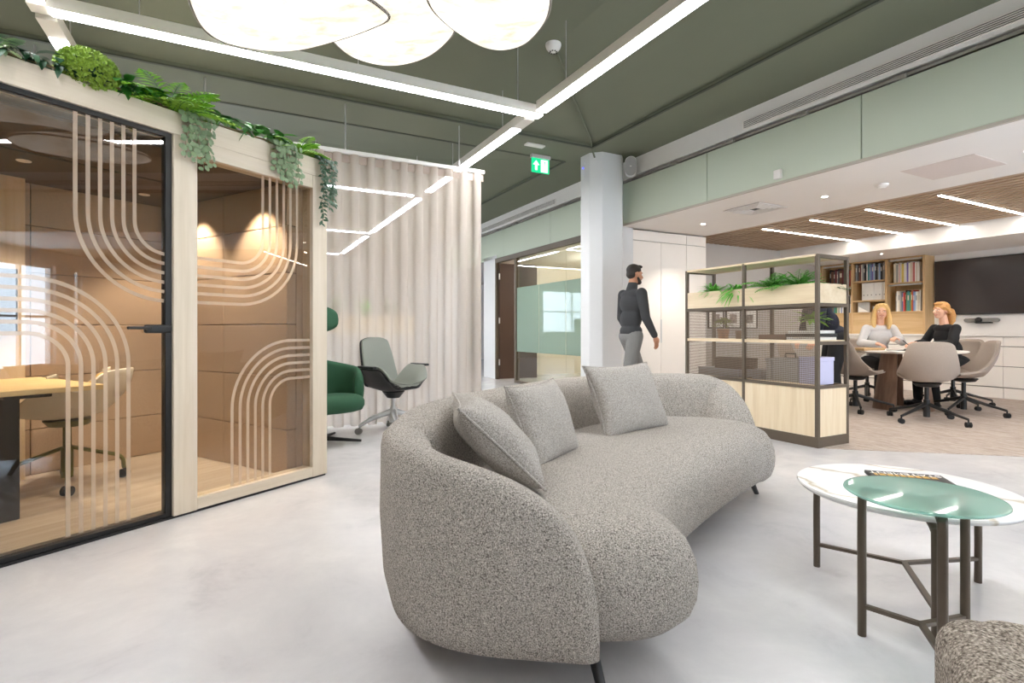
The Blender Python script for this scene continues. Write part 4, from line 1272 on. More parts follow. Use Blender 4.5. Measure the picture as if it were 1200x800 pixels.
for k, (mt, w, z, lb) in enumerate([('paper', .30, .0, 'bottom white book of the stack on the planter shelf'), ('black_plastic', .32, .03, 'middle black book of the stack on the planter shelf'), ('paper', .27, .058, 'top pale book under the plant on the planter shelf')]):
    o = thing('book', lb, 'book', onshelf(.21, .2, .915+z), TH, 'books stacked on the planter shelf')
    MB().box(-.13, .13, -w/2, w/2, 0, .027).build('cover', mt, o, bevel=.002)
    MB().box(-.127, .132, -w/2+.004, w/2-.004, .004, .023).build('pages', 'grey_paper', o)
o = thing('wooden_tray', 'long low wooden tray on the planter shelf behind the mesh', 'tray', onshelf(.22, .53, .915), TH)
m = MB().box(-.1, .1, -.14, .14, 0, .01).box(-.1, -.09, -.14, .14, 0, .045).box(.09, .1, -.14, .14, 0, .045).box(-.1, .1, -.14, -.13, 0, .045).box(-.1, .1, .13, .14, 0, .045)
m.build('body', 'rust', o)
def lidbox(label, x, y, z, sx, sy, sz, mat, group=None, lidmat=None, name='storage_box'):
    o = thing(name, label, 'box', onshelf(x, y, z), TH, group)
    MB().box(-sx/2, sx/2, -sy/2, sy/2, 0, sz*.86).build('body', mat, o, bevel=.006)
    MB().box(-sx/2-.004, sx/2+.004, -sy/2-.004, sy/2+.004, sz*.86, sz).build('lid', lidmat or mat, o, bevel=.004)
    return o
lidbox('wide low translucent plastic box on the lower shelf, behind mesh', .22, 1.13, .525, .28, .52, .085, 'smoke_plastic')
lidbox('dark brown box lying on the translucent plastic box behind the mesh', .22, 1.02, .61, .24, .34, .11, 'pod_ceiling')
lidbox('small clear box beside the middle post on the lower shelf', .2, .68, .525, .2, .1, .10, 'smoke_plastic')
o = lidbox('pale grey carrying case with a handle on the lower shelf, behind mesh', .21, .40, .525, .16, .26, .22, 'grey_paper', name='carrying_case')
MB().tube([(0, -.05, .22), (0, -.05, .26), (0, .05, .26), (0, .05, .22)], .008, 8).build('handle', 'black_plastic', o, smooth=True)
o = lidbox('lilac file box standing at the end of the lower shelf, behind mesh', .21, .15, .525, .22, .18, .24, 'lilac_board', name='file_box')
lidbox('small pale box between the carrying case and the lilac file box', .21, .57, .525, .16, .06, .21, 'grey_paper', name='file_box')

# ------------------------------------------------------------------ tall white cabinets
def tall_cabinet(label, p0, p1, splits):
    o = thing('tall_cabinet', label, 'cabinet', R(p0, 5.91, 0), TH, 'tall white cabinets')
    w = p1-p0
    MB().box(.001, w-.001, .022, .48, 0, 2.44).build('body', 'carcass', o)
    MB().box(.003, w-.003, .0, .02, 2.288, 2.43).build('flap', 'cabinet_white', o, bevel=.0015)
    for i in range(len(splits)-1):
        a, b = splits[i]-p0, splits[i+1]-p0
        d = MB().box(a+.0025, b-.0025, 0, .02, .08, 2.28).build('door', 'cabinet_white', o, bevel=.0015)
        x = b-.006 if i == 0 else a+.006
        MB().box(x-.006, x+.006, -.004, .001, .82, 1.16).build('handle', 'alu', d)
    MB().box(.01, w-.01, .03, .05, 0, .08).build('kick_board', 'white_warm', o)
tall_cabinet('tall white two-door cabinet next to the column', 5.006, 6.038, [5.006, 5.535, 6.038])
tall_cabinet('narrow tall white cabinet at the corner beside the picture wall', 6.04, 6.45, [6.04, 6.45])

# framed pictures: four on the wall behind the planter
art = [('#5a3d44', '#d8cfc6'), ('#9a8f88', '#6e625c'), ('#b3a59a', '#7c6e66'), ('#3f3a3c', '#a39a94')]
spots_p = [6.78, 7.20, 7.62, 8.04]
names4 = ['leftmost of the four, with a small dark print', 'second from the left, with a pale print', 'third from the left, with a brownish print', 'rightmost of the four, partly behind the shelf post']
for k, p in enumerate(spots_p):
    o = thing('framed_picture', 'black framed picture on the grey wall, ' + names4[k], 'picture', R(p, 6.4, 1.34), TH, 'framed pictures on the grey wall')
    w, h = .165, .29
    MB().box(-w-.02, -w, -.025, 0, -h-.02, h+.02).box(w, w+.02, -.025, 0, -h-.02, h+.02).box(-w, w, -.025, 0, h, h+.02).box(-w, w, -.025, 0, -h-.02, -h).build('frame', 'black_metal', o, bevel=.002)
    MB().box(-w, w, -.012, 0, -h, h).build('mat_board', 'paper', o)
    for z in (.13, -.14):
        nm = 'print_%d%d' % (k, z > 0)
        mm, nt, out = new_mat(nm); f = noise(nt, coords(nt, (9, 9, 9), (k, z, 0)), 2.2, 4)
        principled(nt, out, ramp(nt, f, [(.35, art[k][0]), (.65, art[k][1])]), .5)
        MB().box(-.085, .085, -.014, -.012, z-.075, z+.075).build('print', nm, o)

# ------------------------------------------------------------------ back wall: low cabinets, worktop, bookcase, screen
bounds = [6.38, 5.46, 4.53, 3.60, 2.67, 1.74, .81]
pos = ['at the left corner under the bookcase', 'under the middle of the bookcase', 'under the right end of the bookcase', 'under the left half of the large screen', 'under the right half of the large screen', 'farther right past the screen']
for k in range(6):
    q1, q0 = bounds[k], bounds[k+1]
    o = thing('low_cabinet', 'low white drawer cabinet ' + pos[k], 'cabinet', R(9.97, q0, 0), TH, 'low white cabinets along the back wall')
    w = q1-q0
    MB().box(.02, .325, .001, w-.001, 0, .909).build('body', 'carcass', o)
    MB().box(.006, .02, .004, w-.004, 0, .155).build('kick_board', 'cabinet_white', o)
    for z0, z1 in ((.168, .466), (.476, .758), (.770, .905)):
        MB().box(-.0, .02, .0025, w-.0025, z0, z1).build('drawer', 'cabinet_white', o, bevel=.003)
tag(MB().box(-.02, .326, .81, 6.385, 0, .03).build('worktop', 'white_warm', loc=R(9.97, 0, .91), rz=TH, bevel=.003), 'long white worktop over the low cabinets along the back wall', 'worktop')

bc = thing('bookcase', 'wall mounted honey oak bookcase above the white worktop', 'bookcase', R(10.0, 4.61, 0), TH)
BW = 1.76; bx1 = .298
def bb(name, mat, b): return MB().box(*b).build(name, mat, bc, bevel=.0015)
cols = [(0.0, .035), (.575, .605), (1.15, 1.18), (BW-.035, BW)]
for a, b in cols: bb('upright', 'oak_honey_z', (0, bx1, a, b, .94, 2.235))
bb('top_panel', 'oak_honey_y', (0, bx1, .035, BW-.035, 2.215, 2.235))
bb('back_board', 'oak_honey_y', (bx1-.012, bx1, .035, BW-.035, 1.33, 2.215))
bb('splash_board', 'oak_honey_y', (.02, bx1, .035, BW-.035, .942, 1.30))
cells = [(.035, .575), (.605, 1.15), (1.18, BW-.035)]
shelves = [[1.30, 1.79], [1.30, 1.515, 1.865], [1.30, 1.79]]
for (a, b), zsx in zip(cells, shelves):
    for z in zsx: bb('shelf', 'oak_honey_y', (0.0, bx1-.012, a, b, z, z+.022))
for a, b in (cells[0], cells[2]):
    for z in (1.79, 2.215):
        bb('lighting_bar', 'alu', (.02, .05, a+.02, b-.02, z-.03, z-.006))
# books: every spine its own book
PAL = {'white': '#efece6', 'cream': '#ddd3c2', 'grey': '#9b9a98', 'dark grey': '#4b4a4c', 'black': '#222126', 'blue': '#6f86b8', 'pale blue': '#a9bed6', 'red': '#b8473c', 'orange': '#cf7a3e', 'green': '#5f9a72', 'teal': '#4f8f93', 'purple': '#7a6aa8', 'brown': '#6f4a38', 'pink': '#d9b0aa', 'yellow': '#d9bd63', 'maroon': '#6d2f33'}
for k, c in PAL.items(): flat('book_'+k, c, .55, var=.06, scale=20)
flat('binder_white', '#f6f4ef', .4, var=.01)
ORD = ['first', 'second', 'third', 'fourth', 'fifth', 'sixth', 'seventh', 'eighth', 'ninth', 'tenth', 'eleventh', 'twelfth', 'thirteenth', 'fourteenth', 'fifteenth', 'sixteenth', 'seventeenth', 'eighteenth', 'nineteenth', 'twentieth', 'twenty-first', 'twenty-second', 'twenty-third', 'twenty-fourth']
def books(cell, z, y_left, y_right, colours, hmin, hmax, where, group, depth=.19, kind='book', lean=0, seed=1, tmin=.013, tmax=.03):
    """fills from y_left (image left = larger y) to y_right"""
    r = random.Random(seed); n = len(colours)
    ws = [r.uniform(tmin, tmax) for _ in colours]; s = (y_left-y_right)/sum(ws); y = y_left
    for i, c in enumerate(colours):
        w = ws[i]*s; h = r.uniform(hmin, hmax)
        y -= w
        o = thing(kind, '%s %s from the left, %s' % (c + ' ' + kind.replace('_', ' '), ORD[i], where), kind.replace('_', ' '), R(10.0, 4.61, 0) + R(.0, y+w/2, z+.0006), TH, group)
        x0 = .05+r.uniform(0, .02)
        mt = 'binder_white' if kind == 'ring_binder' else 'book_'+c
        MB().box(x0, x0+depth, -w/2+.0006, w/2-.0006, 0, h).build('cover', mt, o, bevel=.0015)
        if kind == 'book':
            MB().box(x0+.006, x0+depth-.003, -w/2+.003, w/2-.003, .003, h+.0008).build('pages', 'paper', o)
            if i % 2 == 0: MB().box(x0-.0008, x0, -w/2+.004, w/2-.004, h*.55, h*.8).build('spine_label', 'book_cream' if c not in ('white', 'cream') else 'book_grey', o)
        elif kind == 'folder':
            MB().box(x0+.004, x0+depth*.9, -w/2+.003, w/2-.003, .003, h+.012).build('papers', 'paper' if i % 3 else 'book_black', o)
        else:
            MB().lathe([(0, -.0004), (.010, -.0004), (.010, .001), (0, .001)], (x0-.0006, 0, h*.3), 12, Matrix.Rotation(-math.pi/2, 3, 'Y')).build('finger_hole', 'book_grey', o)
G = 'books and folders in the oak bookcase'
books(0, 1.812, .50, .10, ['white', 'cream', 'grey', 'cream', 'pink', 'white', 'yellow', 'white', 'purple', 'white', 'cream', 'pink', 'red', 'white', 'cream', 'white'], .30, .335, 'in the upper right bookcase cell', G, kind='folder', seed=4)
books(0, 1.322, .47, .09, ['grey', 'white', 'cream', 'grey', 'blue', 'red', 'brown', 'green', 'teal', 'green', 'orange', 'red', 'blue', 'pale blue', 'white', 'cream', 'cream', 'white'], .31, .36, 'in the lower right bookcase cell', G, kind='book', seed=5)
books(1, 1.887, 1.13, .61, ['grey', 'dark grey', 'brown', 'maroon', 'cream', 'grey', 'dark grey', 'black', 'white', 'teal', 'pale blue', 'blue', 'purple', 'pale blue', 'dark grey', 'black', 'grey', 'pale blue', 'black', 'dark grey', 'grey', 'black'], .27, .315, 'in the top middle bookcase cell', G, kind='book', seed=6)
books(1, 1.537, 1.02, .615, ['white']*6, .31, .312, 'in the middle row of the bookcase', G, kind='ring_binder', seed=7, tmin=.06, tmax=.065, depth=.22)
books(2, 1.812, 1.60, 1.19, ['black', 'brown', 'dark grey', 'maroon', 'grey', 'dark grey', 'brown', 'maroon', 'dark grey', 'orange', 'brown', 'red', 'dark grey'], .29, .335, 'in the upper left bookcase cell', G, kind='book', seed=8)
books(2, 1.322, 1.66, 1.19, ['red', 'maroon', 'red', 'green', 'red', 'teal', 'green', 'cream', 'grey', 'white', 'blue', 'white', 'grey', 'pale blue', 'white', 'black', 'white', 'cream'], .30, .35, 'in the lower left bookcase cell', G, kind='book', seed=9)
o = thing('photo_frame', 'square pale frame with a white lower corner in the bottom middle bookcase cell', 'frame', R(10.06, 4.61, 1.322)+R(0, .99, 0), TH)
MB().box(0, .015, -.10, .10, 0, .185).build('frame', 'grey_paper', o, bevel=.003)
m = MB(); m.add([(-.0015, .09, .01), (-.0015, -.09, .01), (-.0015, .09, .11), (0, .09, .01), (0, -.09, .01), (0, .09, .11)], [(0, 1, 2), (5, 4, 3), (0, 3, 4, 1), (1, 4, 5, 2), (2, 5, 3, 0)])
m.build('picture', 'paper', o)
o = thing('paper_box', 'small pale blue box beside the square frame in the bookcase', 'box', R(10.08, 4.61, 1.322)+R(0, .79, 0), TH)
MB().box(0, .10, -.055, .055, 0, .085).build('body', 'book_pale blue', o, bevel=.002); MB().box(-.002, .102, -.057, .057, .085, .105).build('lid', 'paper', o, bevel=.002)
o = thing('paper_box', 'small cream box behind the seated blond woman in the bookcase', 'box', R(10.08, 4.61, 1.322)+R(0, .66, 0), TH)
MB().box(0, .10, -.05, .05, 0, .10).build('body', 'book_cream', o, bevel=.002); MB().box(-.002, .102, -.052, .052, .10, .12).build('lid', 'book_cream', o, bevel=.002)

o = thing('large_screen', 'large black wall screen to the right of the bookcase', 'screen', R(10.3, 3.72, 1.69), TH)
MB().box(-.065, -.03, -.86, .86, -.44, .44).build('bezel', 'black_plastic', o, bevel=.004)
MB().box(-.0665, -.065, -.85, .85, -.43, .43).build('display', 'tv_black', o)
MB().box(-.03, 0, -.3, .3, -.2, .2).build('wall_mount', 'black_metal', o)
o = thing('video_bar', 'grey conference camera bar mounted below the large screen', 'video bar', R(10.3, 3.96, 1.16), TH)
rings = []
for x, s in ((-.03, .9), (-.04, 1), (-.075, 1), (-.085, .85)):
    rings.append([(x, y*(1 if s == 1 else .985), z*s) for y, z in [(zz, xx) for xx, zz in stadium(.062, .44)]])
MB().loops(rings).build('body', 'grille_grey', o, smooth=True)
MB().lathe([(0, 0), (.04, 0), (.045, .02), (.04, .04), (.02, .048), (0, .045)], (-.085, .02, 0), 24, Matrix.Rotation(-math.pi/2, 3, 'Y')).build('camera_lens', 'black_plastic', o, smooth=True)
MB().box(-.08, -.0, -.12, .07, -.05, -.032).build('mount_foot', 'black_plastic', o, bevel=.003)
MB().box(-.04, 0, -.1, .1, -.04, .02).build('bracket', 'black_metal', o)

# ------------------------------------------------------------------ meeting table
TBL = Vector((4.98, 6.82, 0))
o = thing('meeting_table', 'round pale meeting table on curved walnut panel legs', 'table', TBL, TH)
MB().lathe([(0, .722), (.64, .722), (.665, .735), (.665, .745), (.655, .75), (.62, .75), (0, .75)], n=64).build('tabletop', 'cabinet_white', o, smooth=True, angle=25)
for k in range(3):
    a = rad(170+120*k); n = 10; rings = []
    for j in range(9):
        z = .722*j/8; w = .30-.10*(j/8); r0 = .34-.10*(j/8)
        ins, outp = [], []
        for i in range(n+1):
            t = (-.5+i/n)*w/r0*1.1
            outp.append((r0*math.cos(a+t), r0*math.sin(a+t), z)); ins.append(((r0-.03)*math.cos(a+t), (r0-.03)*math.sin(a+t), z))
        rings.append(outp+ins[::-1])
    MB().loops(rings).build('leg', 'walnut_z', o, smooth=True)
tv = lambda dx, dy, z=.75: TBL + Vector((dx, dy, z))
local_tag(MB().box(-.14, .14, -.1, .1, 0, .003), 'paper_sheet', 'paper', tv(-.38, -.38), .3, 'white paper sheets at the near left of the meeting table', 'paper')
local_tag(MB().box(-.14, .14, -.1, .1, 0, .004), 'paper_sheet', 'paper', tv(-.02, -.45), -.2, 'white paper pad in front of the front chair on the meeting table', 'paper')
o = thing('wooden_tray', 'small wooden tray on the left of the meeting table', 'tray', tv(-.50, -.08), .4)
MB().box(-.2, .2, -.1, .1, 0, .012).box(-.2, .2, -.1, -.09, 0, .03).box(-.2, .2, .09, .1, 0, .03).box(-.2, -.19, -.1, .1, 0, .03).box(.19, .2, -.1, .1, 0, .03).build('body', 'oak_honey_y', o)
o = thing('tablet', 'black tablet lying in the middle of the meeting table', 'tablet', tv(-.17, -.22), .2)
MB().box(-.12, .12, -.09, .09, 0, .008).build('body', 'black_plastic', o, bevel=.003); MB().box(-.112, .112, -.082, .082, .008, .0086).build('display', 'screen_black', o)
o = thing('laptop', 'closed dark laptop by the hand of the woman in black', 'laptop', tv(.12, -.18), -.1)
MB().box(-.15, .15, -.1, .1, 0, .009).build('base', 'grille_grey', o, bevel=.003); MB().box(-.15, .15, -.1, .1, .0095, .016).build('lid', 'black_plastic', o, bevel=.003)

# ------------------------------------------------------------------ meeting chairs
CH = 'beige swivel chairs round the meeting table'
face = lambda x, y: math.atan2(TBL.y-y, TBL.x-x)
ch0 = bucket('meeting_chair', 'beige shell chair turned with its back to the lounge, nearest to the viewer', 'chair', Vector((4.54, 5.84, .004)), rad(60), 'chair_beige', 'chair_beige', 'black_metal', back=.89, seat=.47, w=.275, star=.40, rot=rad(-40), group=CH, low_arm=.07)
for (x, y, rz, lb) in [(5.42, 6.40, rad(160), 'empty beige shell chair at the front right of the meeting table, back to the right'),
                        (5.92, 7.16, rad(190), 'beige shell chair under the woman in black'),
                        (4.30, 6.68, rad(15), 'beige shell chair at the left of the table close to the shelf end'),
                        (5.18, 7.78, rad(-85), 'beige shell chair under the smiling woman in the pale jumper'),
                        (4.02, 7.36, rad(-5), 'beige shell chair at far left, mostly behind the planter shelf')]:
    copy_thing(ch0, Vector((x, y, .004)), rz, lb)

# ------------------------------------------------------------------ open office behind the curtain
o = thing('planter_counter', 'white counter with a planter top behind the sheer curtain', 'counter', R(1.9, 9.6, 0), TH)
MB().box(-1.0, 1.0, -.2, .2, 0, .95).build('body', 'white_paint', o, bevel=.004)
MB().box(-1.0, 1.0, -.2, .2, .95, 1.25).build('planter_box', 'oak_warm_x', o, bevel=.004)
MB().box(-.97, .97, -.17, .17, 1.25, 1.255).build('planter_soil', 'soil', o)
for k, x in enumerate((-.75, -.3, .15, .6)):
    o = thing('planter_bush', 'leafy plant on the counter behind the curtain, ' + ['leftmost', 'second from left', 'third from left', 'rightmost'][k], 'plant', R(1.9+x, 9.6, 1.255), 0, 'plants on the counter behind the curtain')
    m = MB()
    for i in range(90):
        a = rr.uniform(0, 6.28); e = rr.uniform(.5, 1.5); d = Vector((math.cos(a)*math.cos(e), math.sin(a)*math.cos(e), math.sin(e)))
        m.leaf(d*rr.uniform(0, .15), d, (0, 0, 1), rr.uniform(.12, .22), .05, .4, 3)
    m.build('foliage', 'leaf_mid' if k % 2 else 'leaf_fern', o, smooth=True)
o = thing('desk', 'long desk seen faintly through the curtain', 'desk', R(-.3, 8.2, 0), TH)
MB().box(-1.1, 1.1, -.35, .35, .71, .74).build('desktop', 'oak_warm_x', o, bevel=.003)
for x in (-1.0, 1.0):
    for y in (-.3, .3): MB().box(x-.025, x+.025, y-.025, y+.025, 0, .71).build('leg', 'white_paint', o)
o = thing('desk_lamp', 'small white glowing lamp on the desk behind the curtain', 'lamp', R(.45, 8.1, .74), 0)
MB().lathe([(0, 0), (.05, 0), (.05, .01), (.008, .015), (.008, .12)], n=16).build('base', 'white_paint', o, smooth=True)
MB().lathe([(.085, .09), (.05, .30), (0, .30)], n=20).build('lamp_shade', 'lamp_small', o, smooth=True)
o = thing('side_curtain', 'dark green curtain beyond the glass office door', 'curtain', R(4.9, 12.0, 0), TH)
def gc(u, v): return (.04*math.sin(u*40), u*1.5, .02+2.3*v)
MB().grid(gc, 120, 2).build('cloth', 'curtain_green', o, smooth=True)
# ------------------------------------------------------------------ planter-shelf ferns
def fern(name, label, loc, n, L, mat, group=None, spread=1.0, droop=.6, seed=1, w=.012, rz=0, elev=(.3, 1.3), cat='plant', pinn=True, dirbias=None):
    o = thing(name, label, cat, loc, rz, group)
    r = random.Random(seed); m = MB(); st = MB()
    for k in range(n):
        a = r.uniform(0, 2*math.pi) if dirbias is None else r.gauss(dirbias, .8); e = r.uniform(*elev)
        d = Vector((math.cos(a)*math.cos(e)*spread, math.sin(a)*math.cos(e)*spread, math.sin(e)))
        l = L*r.uniform(.6, 1.1); p = Vector((r.uniform(-.03, .03), r.uniform(-.03, .03), 0)); pts = []
        for i in range(7):
            t = i/6; pts.append(p + d*l*t + Vector((0, 0, -droop*l*t*t)))
        if pinn:
            st.tube(pts, .0018, 4)
            side = d.cross(Vector((0, 0, 1))).normalized()
            for i in range(1, 13):
                t = i/12; j = min(5, int(t*6)); q = pts[j].lerp(pts[j+1], t*6-j) if t < 1 else pts[6]
                dd = (pts[min(6, j+1)]-pts[j]).normalized(); ll = l*.22*math.sin(math.pi*(.12+.83*t))
                for s in (-1, 1): m.leaf(q, side*s+dd*.6, (0, 0, 1), ll, w, .2, 2)
        else:
            for i in range(6):
                pass
            side = d.cross(Vector((0, 0, 1))).normalized()
            b = len(m.v)
            for i, q in enumerate(pts):
                ww = w*math.sin(math.pi*(.15+.8*i/6)); m.v.append(q+side*ww); m.v.append(q-side*ww)
            for i in range(6): m.f.append((b+2*i, b+2*i+1, b+2*i+3, b+2*i+2))
    if pinn: st.build('stem', 'leaf_mid', o)
    m.build('foliage', mat, o, smooth=True)
    return o
fern('planter_fern', 'bright green grassy plant in the left planter box, left of its middle', onshelf(.10, 1.20, 1.385), 110, .26, 'leaf_fern', 'ferns in the planter boxes', 1.0, .5, 1, .009, pinn=False, elev=(.2, 1.3))
fern('planter_fern', 'spiky green plant with drooping blades next to the middle post of the shelf', onshelf(.09, .90, 1.385), 110, .27, 'leaf_fern', 'ferns in the planter boxes', 1.1, .7, 2, .009, pinn=False, elev=(0, 1.2))
fern('planter_fern', 'feathery fern in the right planter box beside the middle post', onshelf(.11, .52, 1.385), 70, .28, 'leaf_fern', 'ferns in the planter boxes', 1.1, .42, 3, .014, elev=(.25, 1.25))
fern('planter_fern', 'bushy fern in the right planter box near the end of the shelf', onshelf(.11, .26, 1.385), 70, .27, 'leaf_fern', 'ferns in the planter boxes', 1.1, .40, 4, .014, elev=(.3, 1.3))
fern('bookcase_plant', 'small dark plant on the planter end, seen against the bookcase', onshelf(.33, .06, 1.37), 26, .12, 'leaf_dark', None, 1, .5, 5, .012, pinn=True)

# ------------------------------------------------------------------ greenery along the pod roof
rp = random.Random(11)
def hanging(name, label, x, y, strands, lmat, seed, rleaf=.022, span=.22, zmin=.25, zmax=.5, kind='disc', dense=.03):
    o = thing(name, label, 'hanging plant', podw(x, y, ZR), POD_A)
    r = random.Random(seed); m = MB(); st = MB()
    for k in range(strands):
        x0 = -span/2 + span*(k+.5)/strands + r.uniform(-.012, .012); L = r.uniform(zmin, zmax)
        pts = [Vector((x0*.6, .06, .015)), Vector((x0*.8, .0, .035)), Vector((x0, -.06+r.uniform(-.015, .01), 0))]
        n = int(L/.05)+1
        for i in range(1, n+1): pts.append(Vector((x0+r.uniform(-.012, .012), -.065+r.uniform(-.012, .008), -L*i/n)))
        st.tube(pts, .002, 5)
        tot = 0
        for a, b in zip(pts, pts[1:]):
            d = (b-a); l = d.length; t = 0
            while t < l:
                p = a+d*(t/l)
                for s in (-1, 1):
                    off = Vector((s*rleaf*.9, r.uniform(-.02, .005), r.uniform(-.006, .006)))
                    if kind == 'disc': m.disc_leaf(p+off, (s*.35+r.uniform(-.3, .3), -1, r.uniform(-.1, .5)), rleaf*r.uniform(.75, 1.1))
                    else: m.leaf(p, (s*r.uniform(.4, 1), -.5+r.uniform(-.4, .3), r.uniform(-.9, .1)), (0, -1, .4), rleaf*2.2*r.uniform(.7, 1.2), rleaf*1.1, .3)
                t += dense
    st.build('stem', 'stem', o); m.build('foliage', lmat, o, smooth=True)
    return o
hanging('trailing_plant', 'sage green round-leaved trailing plant hanging over the stile of the pod', .115, 0, 5, 'leaf_sage', 21, .0165, .16, .12, .30, dense=.034)
hanging('trailing_plant', 'sage green round-leaved trailing plant hanging over the right bay of the pod', .66, 0, 6, 'leaf_sage', 22, .018, .20, .14, .36, dense=.036)
hanging('trailing_ivy', 'dark green trailing ivy hanging at the right end of the pod', .985, 0, 6, 'leaf_dark', 23, .018, .13, .12, .46, kind='leaf', dense=.026)
def boston(name, label, x, y, seed, mats, n=34, L=.26, bias=None):
    o = fern(name, label, podw(x, y, ZR), n, L, mats, None, 1.1, .5, seed, .02, POD_A, (.25, 1.1), 'plant', True, bias)
    return o
boston('roof_fern', 'yellow green fern on the pod roof over the door corner', .02, .02, 31, 'leaf_bright', 60, .35)
boston('roof_fern', 'upright lime green fern on the pod roof near the right end', .80, .02, 32, 'leaf_bright', 40, .27)
o = thing('roof_bush', 'round clipped yellow green bush on the pod roof above the door', 'plant', podw(-.37, .0, ZR), POD_A)
m = MB(); r = random.Random(5)
for k in range(1100):
    d = Vector((r.gauss(0, 1), r.gauss(-.2, 1), r.gauss(.05, .9))).normalized()
    p = Vector((d.x*.115, d.y*.10, .065+d.z*.085))
    for q in range(3):
        e = (d+Vector((r.gauss(0, .6), r.gauss(0, .6), r.gauss(.2, .5)))).normalized()
        m.leaf(p, e, d, .020, .014, .2, 2)
m.build('foliage', 'leaf_lime', o, smooth=True)
MB().ball((0, 0, .065), (.095, .082, .066), 16, 10).build('core', 'leaf_dark', o, smooth=True)
MB().cyl((0, 0, 0), (0, 0, .05), .02).build('stem', 'stem', o)
def garland(name, label, x0, x1, seed, lmat, L, Wd, n, zdroop=.0):
    o = thing(name, label, 'garland', podw((x0+x1)/2, 0, ZR), POD_A)
    r = random.Random(seed); m = MB(); pts = []
    for i in range(9): t = i/8; pts.append(Vector(((x0-x1)/2+(x1-x0)*t, -.005+r.uniform(-.02, .02), .018+r.uniform(-.008, .012))))
    MB().tube(catmull(pts, 3), .006, 6).build('stem', 'stem', o, smooth=True)
    for k in range(n):
        p = pts[0].lerp(pts[-1], r.random())+Vector((0, r.uniform(-.03, .04), .015+r.uniform(0, .025)))
        a = r.uniform(0, 6.28); e = r.uniform(-.35-zdroop, .8)
        m.leaf(p, (math.cos(a)*math.cos(e), math.sin(a)*math.cos(e)-.4, math.sin(e)), (0, 0, 1), L*r.uniform(.6, 1.2), Wd*r.uniform(.7, 1.2), .45, 4)
    m.build('foliage', lmat, o, smooth=True)
    return o
garland('leafy_garland', 'pale variegated leafy garland at the left end of the pod roof', -.98, -.62, 41, 'leaf_pale', .10, .045, 46, .5)
garland('leafy_garland', 'dark green leafy garland on the pod roof left of the round bush', -.74, -.44, 42, 'leaf_dark', .085, .03, 50, .5)
garland('leafy_garland', 'green leafy garland on the pod roof between the round bush and the fern', -.27, .0, 43, 'leaf_mid', .085, .038, 44, .5)
garland('leafy_garland', 'green leafy garland on the pod roof over the right bay window', .18, .66, 44, 'leaf_mid', .10, .045, 60, .2)
for k, (x, lb) in enumerate(((-.215, 'left'), (-.165, 'right'))):
    o = thing('roof_bolt', 'short clear plastic peg behind the round bush, the %s one' % lb, 'peg', podw(x, .12, ZR), 0, 'clear pegs on the pod roof')
    MB().cyl((0, 0, 0), (0, 0, .10-.02*k), .008, n=10).lathe([(0, .10-.02*k), (.016, .10-.02*k), (.016, .108-.02*k), (0, .108-.02*k)], n=12).build('body', 'smoke_plastic', o, smooth=True)
# ------------------------------------------------------------------ people (local: +x forward, +y to their left)
V = Vector
def limb(mb, pts, rs):
    """a tapering chain of capsules"""
    for a, b, r0, r1 in zip(pts, pts[1:], rs, rs[1:]):
        mb.tube([a, b], [r0, r1], 12); mb.ball(a, r0, 12, 8); mb.ball(b, r1, 12, 8)
def hand(mb, wrist, d, palm_n, side, curl=.5, s=1.0, spread=.1):
    """wrist point, finger direction, palm normal (towards the palm side), side = direction of the thumb"""
    d = V(d).normalized(); n = V(palm_n); n = (n-d*n.dot(d)).normalized(); t = V(side); t = (t-d*t.dot(d)-n*t.dot(n)).normalized()
    c = V(wrist)+d*.045*s
    M = Matrix((d, t, n)).transposed()
    mb.ball(c, (.052*s, .042*s, .017*s), 14, 9, M)
    mb.tube([V(wrist)-d*.02*s, c], [.024*s, .03*s], 10)
    for k, (o, L) in enumerate(((.030, .072), (.010, .080), (-.010, .075), (-.029, .058))):
        p = V(wrist)+d*.085*s+t*o*s; a = 0; dd = (d+t*(o*spread*10)).normalized()
        for j, f in enumerate((.45, .32, .25)):
            a += curl*(.55 if j == 0 else .8)
            e = dd*math.cos(a)+n*math.sin(a); q = p+e*L*f*s*1.05
            mb.tube([p, q], [.0092*s-.0008*j, .0086*s-.0008*j], 8); mb.ball(p, (.0092-.0008*j)*s, 8, 6); mb.ball(q, (.0086-.0008*j)*s, 8, 6); p = q
    p = V(wrist)+d*.025*s+t*.030*s
    for j, (e, L) in enumerate(((t*.8+d*.6+n*.25, .042), (t*.35+d*.9+n*(.2+.4*curl), .032), (t*.1+d*.9+n*(.3+.5*curl), .024))):
        q = p+e.normalized()*L*s
        mb.tube([p, q], [.0115*s-.001*j, .0105*s-.001*j], 8); mb.ball(p, (.0115-.001*j)*s, 8, 6); mb.ball(q, (.0105-.001*j)*s, 8, 6); p = q
def head(mb, c, yaw=0, pitch=0, s=1.0):
    M = (Matrix.Rotation(yaw, 3, 'Z') @ Matrix.Rotation(pitch, 3, 'Y'))
    c = V(c); P = lambda x, y, z: c + M @ (V((x, y, z))*s)
    B = lambda p, r: mb.ball(P(*p), tuple(k*s for k in r), 16, 11, M)
    B((-.012, 0, .03), (.094, .074, .088)); B((.03, 0, -.02), (.062, .062, .085)); B((.052, 0, -.078), (.034, .036, .026))
    mb.tube([P(.085, 0, .015), P(.112, 0, -.025)], [.009*s, .014*s], 8); B((.108, 0, -.027), (.013, .015, .010))
    B((.082, 0, -.055), (.012, .024, .012)); B((.072, .03, .028), (.014, .024, .008)); B((.072, -.03, .028), (.014, .024, .008))
    for q in (-1, 1):
        B((.066, q*.036, -.015), (.018, .018, .018)); B((-.012, q*.075, -.005), (.022, .008, .032))
    return P, M
